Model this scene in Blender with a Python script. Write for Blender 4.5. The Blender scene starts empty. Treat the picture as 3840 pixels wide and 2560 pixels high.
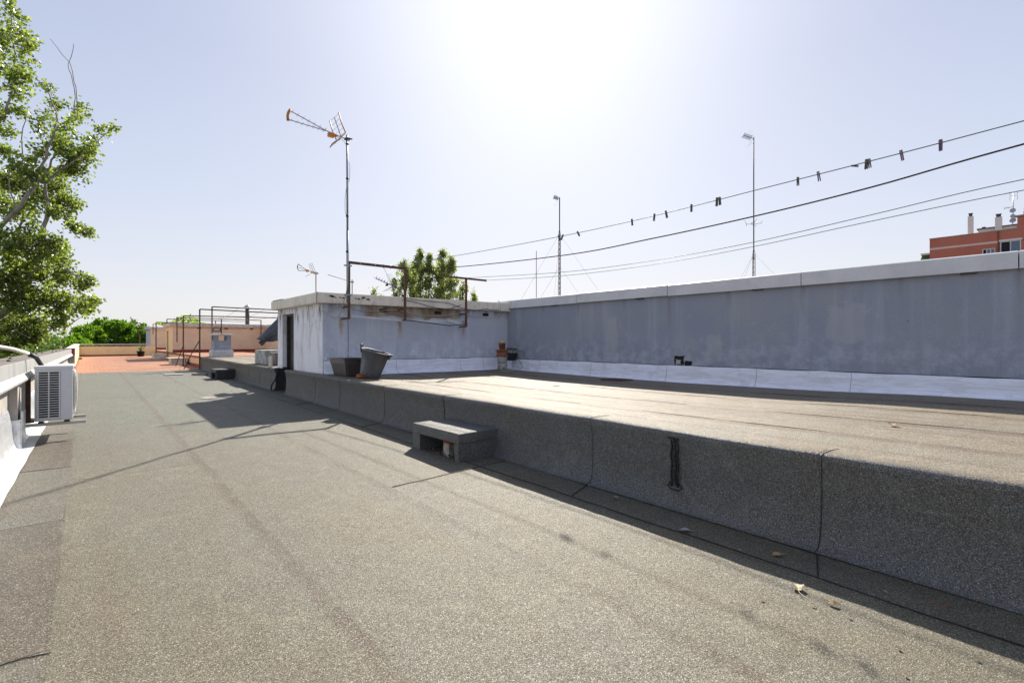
import bpy, bmesh, math, random
from mathutils import Vector, Matrix, Quaternion
R = math.radians
SC = bpy.context.scene
COL = SC.collection

# ------------------------------------------------------------ camera
CAMZ = 1.4
cam_d = bpy.data.cameras.new("Camera"); cam = bpy.data.objects.new("Camera", cam_d); COL.objects.link(cam)
cam.location = (0, 0, CAMZ); cam.rotation_euler = (R(90.06), 0, R(-41.17))
cam_d.lens = 17.13; cam_d.sensor_width = 36; cam_d.clip_start = 0.05; cam_d.clip_end = 8000
SC.camera = cam
# ------------------------------------------------------------ sky, sun, exposure
SUN_AZ = 46.3      # degrees from +Y towards +X
SUN_EL = 37.6
w = bpy.data.worlds.new("World"); SC.world = w; w.use_nodes = True
wn = w.node_tree.nodes; wl = w.node_tree.links
bg = wn["Background"]; sky = wn.new("ShaderNodeTexSky"); sky.sky_type = 'NISHITA'
sky.sun_disc = False; sky.sun_elevation = R(SUN_EL); sky.sun_rotation = R(SUN_AZ)
sky.altitude = 600; sky.air_density = 1.0; sky.dust_density = 3.0; sky.ozone_density = 1.6
hz = wn.new("ShaderNodeMix"); hz.data_type = 'RGBA'; hz.inputs[0].default_value = .72      # summer haze: pale even veil over the clear sky
def wvm(op, a, b):
    n_ = wn.new("ShaderNodeVectorMath"); n_.operation = op
    for v_, k_ in ((a, 0), (b, 1)):
        if v_ is None: continue
        if isinstance(v_, bpy.types.NodeSocket): wl.new(v_, n_.inputs[k_])
        else: n_.inputs[k_].default_value = v_
    return n_
den = wvm('MULTIPLY', sky.outputs[0], (.125, .125, .125)); den = wvm('ADD', den.outputs[0], (1, 1, 1))
soft = wvm('DIVIDE', sky.outputs[0], den.outputs[0])
wl.new(soft.outputs[0], hz.inputs[6])
# bright aureole round the sun
tcw = wn.new("ShaderNodeTexCoord"); sxw = wn.new("ShaderNodeSeparateXYZ"); wl.new(tcw.outputs['Generated'], sxw.inputs[0])
rmp = wn.new("ShaderNodeValToRGB"); wl.new(sxw.outputs[2], rmp.inputs[0])
for k_, (p_, c_) in enumerate(((0., (.375, .370, .375)), (.24, (.285, .310, .380)), (.46, (.222, .247, .335)), (1., (.16, .19, .30)))):
    e_ = rmp.color_ramp.elements[k_] if k_ < 1 else (rmp.color_ramp.elements.new(p_) if k_ < 3 else rmp.color_ramp.elements[-1])
    e_.position = p_; e_.color = (*c_, 1)
veil = wn.new("ShaderNodeVectorMath"); veil.operation = 'SCALE'; wl.new(rmp.outputs[0], veil.inputs[0]); veil.inputs['Scale'].default_value = 10
wl.new(veil.outputs[0], hz.inputs[7])
_az, _el = R(SUN_AZ-2), R(SUN_EL)
dt = wvm('DOT_PRODUCT', tcw.outputs['Generated'], (math.sin(_az)*math.cos(_el), math.cos(_az)*math.cos(_el), math.sin(_el)))
pw_ = wn.new("ShaderNodeMath"); pw_.operation = 'MAXIMUM'; wl.new(dt.outputs['Value'], pw_.inputs[0]); pw_.inputs[1].default_value = 0
p2_ = wn.new("ShaderNodeMath"); p2_.operation = 'POWER'; wl.new(pw_.outputs[0], p2_.inputs[0]); p2_.inputs[1].default_value = 17
gl = wn.new("ShaderNodeVectorMath"); gl.operation = 'SCALE'; gl.inputs[0].default_value = (1.3, 1.25, 1.1); wl.new(p2_.outputs[0], gl.inputs['Scale'])
sm_ = wvm('ADD', hz.outputs[2], gl.outputs[0]); wl.new(sm_.outputs[0], bg.inputs[0]); bg.inputs[1].default_value = 0.12
sun_d = bpy.data.lights.new("Sun", 'SUN'); sun = bpy.data.objects.new("Sun", sun_d); COL.objects.link(sun)
sun_d.energy = 4.3; sun_d.angle = R(0.8); sun_d.color = (1.0, 0.93, 0.82)
sd = Vector((math.sin(R(SUN_AZ))*math.cos(R(SUN_EL)), math.cos(R(SUN_AZ))*math.cos(R(SUN_EL)), math.sin(R(SUN_EL))))
sun.rotation_euler = sd.to_track_quat('Z', 'Y').to_euler(); sun.location = (20, 20, 30)
SC.view_settings.view_transform = 'Standard'; SC.view_settings.look = 'None'
SC.view_settings.exposure = 1.0; SC.view_settings.gamma = 1
SC.render.engine = 'CYCLES'
SC.cycles.max_bounces = 8; SC.cycles.transparent_max_bounces = 8

# ------------------------------------------------------------ node helper
class NT:
    def __init__(s, name):
        s.m = bpy.data.materials.new(name); s.m.use_nodes = True
        s.t = s.m.node_tree; s.n = s.t.nodes; s.l = s.t.links
        s.b = s.n["Principled BSDF"]
        tc = s.n.new("ShaderNodeTexCoord"); s.obj = tc.outputs['Object']
        sx = s.n.new("ShaderNodeSeparateXYZ"); s.l.new(s.obj, sx.inputs[0])
        s.x, s.y, s.z = sx.outputs
    def put(s, v, sock):
        if isinstance(v, bpy.types.NodeSocket): s.l.new(v, sock)
        elif isinstance(v, (tuple, list)) and len(v) == 3 and len(sock.default_value) == 4: sock.default_value = (*v, 1)
        else: sock.default_value = v
    def math(s, op, a, b=None, c=None):
        n = s.n.new("ShaderNodeMath"); n.operation = op; s.put(a, n.inputs[0])
        if b is not None: s.put(b, n.inputs[1])
        if c is not None: s.put(c, n.inputs[2])
        return n.outputs[0]
    def add(s, a, b): return s.math('ADD', a, b)
    def sub(s, a, b): return s.math('SUBTRACT', a, b)
    def mul(s, a, b): return s.math('MULTIPLY', a, b)
    def absd(s, a, b): return s.math('ABSOLUTE', s.math('SUBTRACT', a, b))
    def mx(s, a, b): return s.math('MAXIMUM', a, b)
    def mn(s, a, b): return s.math('MINIMUM', a, b)
    def vec(s, sx=1, sy=1, sz=1, off=(0, 0, 0)):
        n = s.n.new("ShaderNodeMapping"); s.l.new(s.obj, n.inputs[0]); n.inputs['Scale'].default_value = (sx, sy, sz)
        n.inputs['Location'].default_value = off; return n.outputs[0]
    def noise(s, v, scale, detail=2, rough=.5, dist=0):
        n = s.n.new("ShaderNodeTexNoise"); s.l.new(v, n.inputs['Vector']); n.inputs['Scale'].default_value = scale
        n.inputs['Detail'].default_value = detail; n.inputs['Roughness'].default_value = rough; n.inputs['Distortion'].default_value = dist
        return n.outputs[0]
    def voro(s, v, scale, out=1):
        n = s.n.new("ShaderNodeTexVoronoi"); s.l.new(v, n.inputs['Vector']); n.inputs['Scale'].default_value = scale
        return n.outputs[out]
    def sep0(s, col):
        n = s.n.new("ShaderNodeSeparateColor"); s.l.new(col, n.inputs[0]); return n.outputs[0]
    def ss(s, v, a, b, lo=0., hi=1., lin=False):
        n = s.n.new("ShaderNodeMapRange"); n.interpolation_type = 'LINEAR' if lin else 'SMOOTHSTEP'
        s.put(v, n.inputs[0]); n.inputs[1].default_value = a; n.inputs[2].default_value = b
        n.inputs[3].default_value = lo; n.inputs[4].default_value = hi; return n.outputs[0]
    def mix(s, f, a, b, mode='MIX'):
        n = s.n.new("ShaderNodeMix"); n.data_type = 'RGBA'; n.blend_type = mode
        s.put(f, n.inputs[0]); s.put(a, n.inputs[6]); s.put(b, n.inputs[7]); return n.outputs[2]
    def scl(s, col, v):
        n = s.n.new("ShaderNodeVectorMath"); n.operation = 'SCALE'; s.put(col, n.inputs[0]); s.put(v, n.inputs['Scale'])
        return n.outputs[0]
    def bump(s, h, dist, strength=1.0, prev=None):
        n = s.n.new("ShaderNodeBump"); s.put(h, n.inputs['Height']); n.inputs['Distance'].default_value = dist
        n.inputs['Strength'].default_value = strength
        if prev is not None: s.l.new(prev, n.inputs['Normal'])
        s.l.new(n.outputs[0], s.b.inputs['Normal']); return n.outputs[0]
    def fin(s, col, rough=.8, spec=.4, metal=0.):
        s.put(col, s.b.inputs['Base Color']); s.put(rough, s.b.inputs['Roughness'])
        s.b.inputs['Specular IOR Level'].default_value = spec; s.b.inputs['Metallic'].default_value = metal
        return s.m

def simple(name, c, rough=.6, var=.25, scale=8., metal=0., spec=.4, bump=0., c2=None, stretch=(1, 1, 1), lo=.4, hi=.65):
    n = NT(name); v = n.vec(*stretch)
    f = n.noise(v, scale, 5, .6)
    c2 = c2 or tuple(k*(1-var*1.6) for k in c)
    col = n.mix(n.ss(f, lo, hi), c, c2)
    fine = n.noise(v, scale*14, 2)
    col = n.scl(col, n.ss(fine, .25, .75, 1-var*.5, 1+var*.5, True))
    if bump: n.bump(fine, bump, .6)
    return n.fin(col, n.ss(f, .3, .7, rough*.85, min(1, rough*1.1), True), spec, metal)

# granulated bitumen membrane
def membrane(name, tint, dark=1.0, brown=.5, seams=(), cross=None, wash=1., vertical=False):
    n = NT(name)
    v = n.vec()
    g1 = n.sep0(n.voro(v, 250)); g2 = n.noise(v, 170, 2, .6)
    g3 = n.noise(v, 34, 3, .6); big = n.noise(n.vec(1, .35, 1), 1.3, 4, .6); mid = n.noise(v, 5, 4, .65)
    lo, hi = tint, tuple(min(1, k*1.35) for k in tint)
    col = n.mix(n.ss(big, .35, .68), lo, (tint[0]*1.05*wash, tint[1]*.93*wash, tint[2]*.80*wash))
    col = n.mix(n.mul(n.ss(mid, .45, .75), brown), col, (tint[0]*.78, tint[1]*.66, tint[2]*.54))
    # streaks along the sheets
    st = n.noise(n.vec(2.2, .13, 2.2), 2.4, 4, .55)
    col = n.mix(n.mul(n.ss(st, .5, .72), brown*.9), col, (tint[0]*.76, tint[1]*.6, tint[2]*.47))
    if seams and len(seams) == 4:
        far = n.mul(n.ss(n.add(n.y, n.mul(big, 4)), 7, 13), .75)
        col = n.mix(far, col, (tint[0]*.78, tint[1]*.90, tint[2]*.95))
    for x0, wd, k in seams:
        wob = n.add(n.x, n.mul(n.sub(n.noise(n.vec(.5, 1, .5), 2.2, 3), .5), .07))
        s_ = n.mul(n.ss(n.sub(wob, x0-wd), 0, wd*.5), n.ss(n.sub(x0+.005, wob), 0, .02))
        col = n.mix(n.mul(n.mul(s_, n.ss(n.noise(v, 3, 4), .3, .6, .35, 1)), k), col, (tint[0]*.62, tint[1]*.46, tint[2]*.36))
    sp2 = n.mul(n.ss(n.noise(v, 2.1, 5, .7), .57, .68), n.ss(n.noise(v, 28, 2), .42, .6))
    col = n.mix(n.mul(sp2, .3), col, (tint[0]*.42, tint[1]*.42, tint[2]*.42))
    cb = n.ss(n.noise(n.vec(.25, 2.4, .25), 1.1, 3, .6), .52, .7)
    col = n.mix(n.mul(cb, .22), col, (tint[0]*.72, tint[1]*.70, tint[2]*.66))
    pond = n.ss(n.absd(n.noise(v, .55, 3, .5), .5), .012, .0)
    col = n.mix(n.mul(pond, .35), col, (tint[0]*1.5, tint[1]*1.45, tint[2]*1.35))
    # granules
    g = n.ss(g1, .0, 1., .42, 1.45, True)
    g = n.mul(g, n.ss(g2, .3, .7, .62, 1.38, True))
    g = n.mul(g, n.ss(g3, .3, .7, .93, 1.07, True))
    sp = n.ss(g1, .91, .96, 0, .5)                      # pale stones, their colour lightened to imitate sun glints on the granules
    col = n.scl(col, n.mul(g, dark))
    col = n.mix(sp, col, (.50, .47, .41))
    dk = n.ss(g1, .0, .12, .55, 0)
    col = n.mix(dk, col, (.015, .014, .013))
    h = n.add(g1, n.mul(g2, 1.5))
    b1 = n.bump(n.add(mid, n.mul(n.noise(n.vec(), 1.7, 2), 2.5)), .016, .45)
    b2 = n.bump(h, .0035, .75, b1)
    return n.fin(col, n.ss(g1, 0, 1, .82, .5, True), .45)

M = {}
SEAMS = ((1.0, .12, .7), (2.15, .14, .65), (3.23, .05, .5), (-.12, .035, .9))
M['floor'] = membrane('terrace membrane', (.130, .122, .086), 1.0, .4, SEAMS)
M['strip_dark'] = membrane('brown membrane strip', (.098, .085, .062), .95, .7)
M['strip_mid'] = membrane('worn membrane strip', (.115, .111, .088), 1.0, .5)
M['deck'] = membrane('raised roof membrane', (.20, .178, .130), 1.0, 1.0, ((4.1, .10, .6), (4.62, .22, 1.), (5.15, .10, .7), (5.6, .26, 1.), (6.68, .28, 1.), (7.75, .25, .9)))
M['upstand'] = membrane('upstand membrane', (.142, .148, .142), .9, .4)
M['dark_memb'] = membrane('new dark membrane', (.03, .033, .038), 1.0, .2)
M['tar'] = simple('tar', (.022, .02, .018), .55, .3, 20)

def tiles():
    n = NT('terracotta tiles')
    br = n.n.new("ShaderNodeTexBrick"); n.l.new(n.obj, br.inputs[0]); br.offset = 0
    br.inputs['Scale'].default_value = 1; br.inputs['Brick Width'].default_value = .14; br.inputs['Row Height'].default_value = .28
    br.inputs['Mortar Size'].default_value = .006
    br.inputs['Color1'].default_value = (.38, .175, .098, 1); br.inputs['Color2'].default_value = (.34, .15, .08, 1); br.inputs['Mortar'].default_value = (.19, .095, .065, 1)
    f = n.noise(n.obj, 1.1, 4, .6)
    col = n.mix(n.ss(f, .4, .7, 0, .6), br.outputs[0], (.42, .24, .15))
    col = n.scl(col, n.ss(n.noise(n.obj, 9, 3), .3, .7, .88, 1.1, True))
    return n.fin(col, .75, .3)
M['tiles'] = tiles()
M['red_paint'] = simple('red oxide paint', (.36, .055, .035), .6, .3, 5)
M['cream'] = simple('cream render', (.92, .73, .42), .85, .07, 2.2, c2=(.86, .66, .38), bump=.002)
M['cream_w'] = simple('peach render', (.92, .69, .47), .85, .06, 2.0, c2=(.86, .63, .43), bump=.002)
M['white'] = simple('white paint', (.62, .605, .60), .6, .10, 5)
M['white_old'] = simple('weathered white', (.70, .68, .62), .7, .14, 4, c2=(.52, .49, .42))

def wall_paint(name, base, patch, light, streak):
    n = NT(name); v = n.vec()
    big = n.noise(v, .9, 5, .62); mid = n.noise(v, 4.5, 5, .7); fine = n.noise(v, 60, 3, .6)
    col = n.mix(n.ss(big, .42, .66), base, patch)
    vst = n.noise(n.vec(1.6, 1.6, .12), 2.2, 4, .6)
    col = n.mix(n.mul(n.ss(vst, .5, .75), streak), col, light)
    # efflorescence above the flashing
    low = n.mul(n.ss(n.z, 1.75, .95), n.ss(mid, .38, .72))
    col = n.mix(n.mul(low, .75), col, tuple(k*1.12 for k in light))
    ws = n.mul(n.ss(mid, .61, .70), .25)
    col = n.mix(ws, col, tuple(k*1.15 for k in light))
    col = n.scl(col, n.ss(fine, .25, .75, .87, 1.13, True))
    vo = n.voro(v, 3.1, 0)
    col = n.mix(n.ss(vo, .03, .02), col, (.05, .05, .055))
    n.bump(n.add(n.mul(fine, .6), mid), .006, .7)
    return n, col
n, c_ = wall_paint('blue grey wall paint', (.285, .308, .370), (.32, .33, .365), (.43, .455, .51), .45)
for y0, ln in ((.414, .9), (2.877, .7), (5.303, 1.1), (7.711, .6), (1.6, .5), (6.4, .4), (4.1, .55), (8.9, .5)):
    d_ = n.absd(n.add(n.y, n.mul(n.sub(n.noise(n.vec(6, 6, 2.5), 2, 3), .5), .09)), y0)
    m_ = n.mul(n.ss(d_, .07, .0), n.ss(n.add(n.z, n.mul(n.noise(n.vec(), 5, 3), .5)), 2.6-ln, 2.75))
    c_ = n.mix(n.mul(m_, .6), c_, (.20, .19, .18))
for y0, y1, z0, z1 in ((6.55, 6.85, .9, 1.9), (4.2, 4.5, 1.0, 1.5), (2.0, 2.5, 1.35, 1.9)):
    wy = n.add(n.y, n.mul(n.sub(n.noise(n.vec(), 4, 4), .5), .2)); wz = n.add(n.z, n.mul(n.sub(n.noise(n.vec(off=(3, 3, 3)), 4, 4), .5), .3))
    m_ = n.mul(n.mul(n.ss(wy, y0, y0+.06), n.ss(wy, y1+.06, y1)), n.mul(n.ss(wz, z0, z0+.1), n.ss(wz, z1+.1, z1)))
    c_ = n.mix(n.mul(m_, .35), c_, (.46, .45, .46))
M['wall'] = n.fin(c_, .85, .3)
# hut wall: bare brown render under the roof slab and rust below the brackets
n, c_ = wall_paint('blue grey hut paint', (.47, .495, .565), (.52, .53, .57), (.66, .68, .74), .7)
e = n.add(n.z, n.mul(n.sub(n.noise(n.vec(), 2.6, 4), .5), .28))
inx = n.mul(n.ss(n.x, 4.7, 4.9), n.ss(n.x, 7.45, 7.2))
bare = n.mul(n.ss(e, n_lo := 1.96, 2.0), inx)
rc = n.mix(n.ss(n.noise(n.vec(), 3, 4), .4, .65), (.27, .195, .14), (.42, .36, .28))
c_ = n.mix(bare, c_, rc)
for x0 in (4.27, 5.66, 7.42):
    d_ = n.absd(n.add(n.x, n.mul(n.sub(n.noise(n.vec(), 9, 3), .5), .08)), x0)
    m_ = n.mul(n.mul(n.ss(d_, .085, .0), n.ss(n.z, 1.35, 1.85)), n.ss(n.z, 1.97, 1.93))
    c_ = n.mix(n.mul(m_, .75), c_, (.34, .20, .07))
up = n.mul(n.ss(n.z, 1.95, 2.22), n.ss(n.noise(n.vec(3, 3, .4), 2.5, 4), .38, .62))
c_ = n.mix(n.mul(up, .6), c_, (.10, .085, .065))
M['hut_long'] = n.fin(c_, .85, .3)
# white door side, rain streaks
n = NT('streaked white hut paint')
a = n.noise(n.vec(1.3, 1.3, .55), 1.9, 7, .74, .6); b_ = n.noise(n.vec(1.6, 1.6, 1.1), 3.2, 7, .75, .5); f_ = n.noise(n.vec(), 70, 2)
c_ = n.mix(n.ss(a, .46, .74), (.86, .85, .87), (.60, .57, .56))
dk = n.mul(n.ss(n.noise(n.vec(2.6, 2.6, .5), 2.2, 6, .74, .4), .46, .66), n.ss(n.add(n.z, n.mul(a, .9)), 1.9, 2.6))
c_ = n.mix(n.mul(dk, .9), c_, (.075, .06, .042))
c_ = n.mix(n.mul(n.ss(b_, .55, .7), .5), c_, (.48, .45, .43))
c_ = n.scl(c_, n.ss(f_, .3, .7, .9, 1.08, True)); n.bump(n.add(b_, f_), .004, .6)
M['hut_white'] = n.fin(c_, .85, .3)
# concrete fascia
n = NT('stained concrete fascia')
a = n.noise(n.vec(3, 3, 1), 1.5, 5, .65); st = n.noise(n.vec(3.4, 3.4, 1.3), 2.6, 6, .75)
c_ = n.mix(n.ss(a, .4, .7), (.82, .745, .62), (.68, .61, .50))
c_ = n.mix(n.mul(n.mul(n.ss(st, .52, .66), n.ss(n.z, 2.45, 2.22, .0, .6)), 1), c_, (.30, .27, .23))
c_ = n.scl(c_, n.ss(n.noise(n.vec(), 40, 3), .3, .7, .92, 1.06, True)); n.bump(a, .004, .5)
M['fascia'] = n.fin(c_, .85, .3)
# aluminium painted flashing
def flashing_m(name, c, c2):
    n = NT(name); a = n.noise(n.vec(1.2, 1.2, 9), 2.2, 4, .6, .5); b_ = n.noise(n.vec(), 3, 5, .7)
    col = n.mix(n.ss(a, .42, .62), c, c2); col = n.mix(n.mul(n.ss(b_, .52, .72), .5), col, tuple(k*.62 for k in c2))
    n.bump(n.add(n.noise(n.vec(2, 2, 14), 2.0, 3, .5, 1.2), n.mul(b_, .6)), .02, .7)
    return n.fin(col, .45, .5, .0)
M['flash'] = flashing_m('white bitumen flashing', (.86, .87, .93), (.76, .74, .76))
n = NT('silver foil flashing'); b_ = n.noise(n.vec(), 4.5, 4, .6, .4); f_ = n.noise(n.vec(), 26, 3)
c_ = n.mix(n.ss(b_, .4, .7), (.78, .80, .82), (.52, .55, .58)); n.bump(n.add(b_, n.mul(f_, .12)), .03, .8)
M['silver'] = n.fin(c_, n.ss(b_, .3, .7, .28, .5, True), .5, .75)
M['coping'] = simple('white sheet coping', (.66, .66, .66), .45, .05, 1.6, c2=(.58, .58, .59))
n = NT('white parapet fascia'); a = n.noise(n.vec(4, 4, .8), 1.4, 4)
c_ = n.mix(n.ss(a, .45, .7), (.40, .405, .40), (.33, .33, .32)); c_ = n.mix(n.mul(n.ss(n.noise(n.vec(8, 8, 1), 3, 4), .6, .75), .3), c_, (.5, .44, .36))
M['para_white'] = n.fin(c_, .5, .4)
M['para_top'] = simple('weathered parapet top', (.15, .13, .11), .85, .14, 2.5, c2=(.20, .175, .15), bump=.003)
M['render_grey'] = simple('grey pebbly render', (.47, .43, .39), .9, .16, 6, c2=(.38, .34, .31), bump=.006)
M['concrete'] = simple('old concrete', (.40, .38, .34), .9, .18, 5, c2=(.26, .24, .21), bump=.004)
M['rust'] = simple('rusty steel', (.085, .045, .032), .75, .35, 14, c2=(.17, .075, .04), bump=.001)
M['rust_far'] = simple('faded rusty steel', (.24, .16, .12), .7, .3, 8, c2=(.22, .12, .08))
M['galv'] = simple('galvanised steel', (.34, .36, .37), .4, .15, 6, metal=.6)
M['darkmetal'] = simple('dark metal', (.07, .07, .08), .5, .2, 6, metal=.3)
M['alu'] = simple('aluminium', (.42, .42, .44), .4, .12, 6, metal=.5)
M['orange'] = simple('orange plastic', (.62, .24, .04), .5, .12, 4)
M['redor'] = simple('red orange plastic', (.50, .11, .03), .5, .12, 4)
M['black'] = simple('black plastic', (.02, .02, .022), .5, .2, 8)
M['grey_plastic'] = simple('grey plastic', (.088, .092, .10), .42, .10, 5, c2=(.11, .112, .118))
M['anthra'] = simple('anthracite plastic', (.062, .056, .054), .45, .08, 5, c2=(.075, .068, .064))
M['brick'] = simple('terracotta brick', (.42, .12, .05), .85, .2, 12, bump=.002)
M['clay'] = simple('fired clay', (.30, .10, .045), .6, .3, 9, c2=(.17, .07, .045))
M['stone_g'] = simple('dotted pale pot', (.42, .40, .36), .8, .4, 16, c2=(.18, .17, .15), lo=.5, hi=.56)
M['acwhite'] = simple('off white enamel', (.62, .62, .60), .42, .04, 3)
M['acside'] = simple('grey white enamel', (.66, .66, .68), .42, .04, 3)
M['acdark'] = simple('heat exchanger fins', (.018, .018, .018), .5, .4, 40)
M['arm'] = simple('cream bracket paint', (.50, .48, .43), .5, .1, 6)
M['door'] = simple('dark brown door', (.018, .015, .013), .4, .3, 10)
M['frame_d'] = simple('dark door frame', (.05, .038, .032), .5, .3, 10)
M['fabric'] = simple('charcoal fabric', (.085, .088, .105), .9, .2, 12, bump=.003)
M['fibrecement'] = simple('stained fibre cement', (.46, .46, .45), .85, .3, 6, c2=(.25, .25, .24), bump=.004)
M['green_line'] = simple('green plastic line', (.02, .16, .13), .4, .1, 5)
M['grey_line'] = simple('grey line', (.16, .19, .20), .5, .1, 5)
M['cable'] = simple('dark twisted rope', (.055, .035, .035), .8, .4, 60)
M['ivory'] = simple('ivory cable', (.50, .47, .40), .5, .1, 6)
M['wood'] = simple('weathered peg wood', (.16, .14, .125), .85, .3, 30)
M['violetpeg'] = simple('faded violet plastic', (.16, .085, .13), .5, .1, 20)
M['leaf_dry'] = simple('dry leaf', (.42, .27, .13), .8, .25, 60, c2=(.30, .17, .08))
M['leaf_grey'] = simple('grey dead leaf', (.34, .30, .28), .8, .2, 60)
M['leaf_pale'] = simple('pale curled leaf', (.60, .50, .33), .7, .2, 60)
M['twig'] = simple('twig', (.20, .11, .07), .9, .3, 60)
M['brickred'] = simple('brick red render', (.52, .17, .11), .85, .05, .25, c2=(.48, .15, .095))
M['pinkband'] = simple('pale pink band', (.72, .52, .44), .8, .05, .5)
M['palewall'] = simple('pale cream wall', (.78, .70, .64), .8, .04, .5)
M['glass'] = simple('window glass', (.06, .11, .17), .12, .1, 1, spec=.8)
M['void'] = simple('dark opening', (.012, .011, .012), .8, .2, 3)
M['bark'] = simple('pale grey bark', (.34, .30, .25), .9, .25, 5, c2=(.20, .17, .14), bump=.01)
M['twigbark'] = simple('brown twig bark', (.13, .085, .08), .9, .25, 5)
M['soil'] = simple('city ground', (.12, .11, .09), .95, .3, .05)
M['roofs'] = simple('neighbour roof', (.22, .20, .17), .9, .2, .5)
M['scrap'] = simple('whitish scrap', (.30, .28, .25), .8, .15, 12)
M['debris'] = simple('leaf debris', (.20, .12, .09), .9, .5, 30, c2=(.07, .045, .04))

def leafmat(name, c1, c2, c3, trans=.45, gloss=.4):
    n = NT(name); oi = n.n.new("ShaderNodeNewGeometry")
    r = oi.outputs['Random Per Island']
    col = n.mix(n.ss(r, .15, .55, lin=True), c1, c2); col = n.mix(n.ss(r, .6, .95, lin=True), col, c3)
    col = n.scl(col, n.ss(n.noise(n.obj, 1.2, 2), .3, .7, .8, 1.2, True))
    n.fin(col, gloss, .5)
    tr = n.n.new("ShaderNodeBsdfTranslucent"); n.put(n.mix(1.0, n.scl(col, 2.7), (.92, 1.0, .36), 'MULTIPLY'), tr.inputs[0])
    ms = n.n.new("ShaderNodeMixShader"); ms.inputs[0].default_value = trans
    n.l.new(n.b.outputs[0], ms.inputs[1]); n.l.new(tr.outputs[0], ms.inputs[2])
    n.l.new(ms.outputs[0], n.n["Material Output"].inputs[0]); return n.m
M['leaf'] = leafmat('poplar leaf', (.07, .095, .03), (.13, .165, .04), (.20, .22, .10), .5, .3)
M['leaf2'] = leafmat('poplar leaf far', (.11, .13, .065), (.16, .185, .085), (.25, .25, .17), .55, .35)
M['needle'] = leafmat('pine needle', (.08, .14, .03), (.13, .22, .035), (.19, .28, .05), .55, .6)
M['darkleaf'] = leafmat('dark hedge leaf', (.035, .06, .015), (.05, .09, .02), (.08, .12, .03), .35, .5)
M['vine'] = leafmat('vine leaf', (.10, .17, .02), (.16, .24, .03), (.22, .28, .05), .5, .5)

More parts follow.
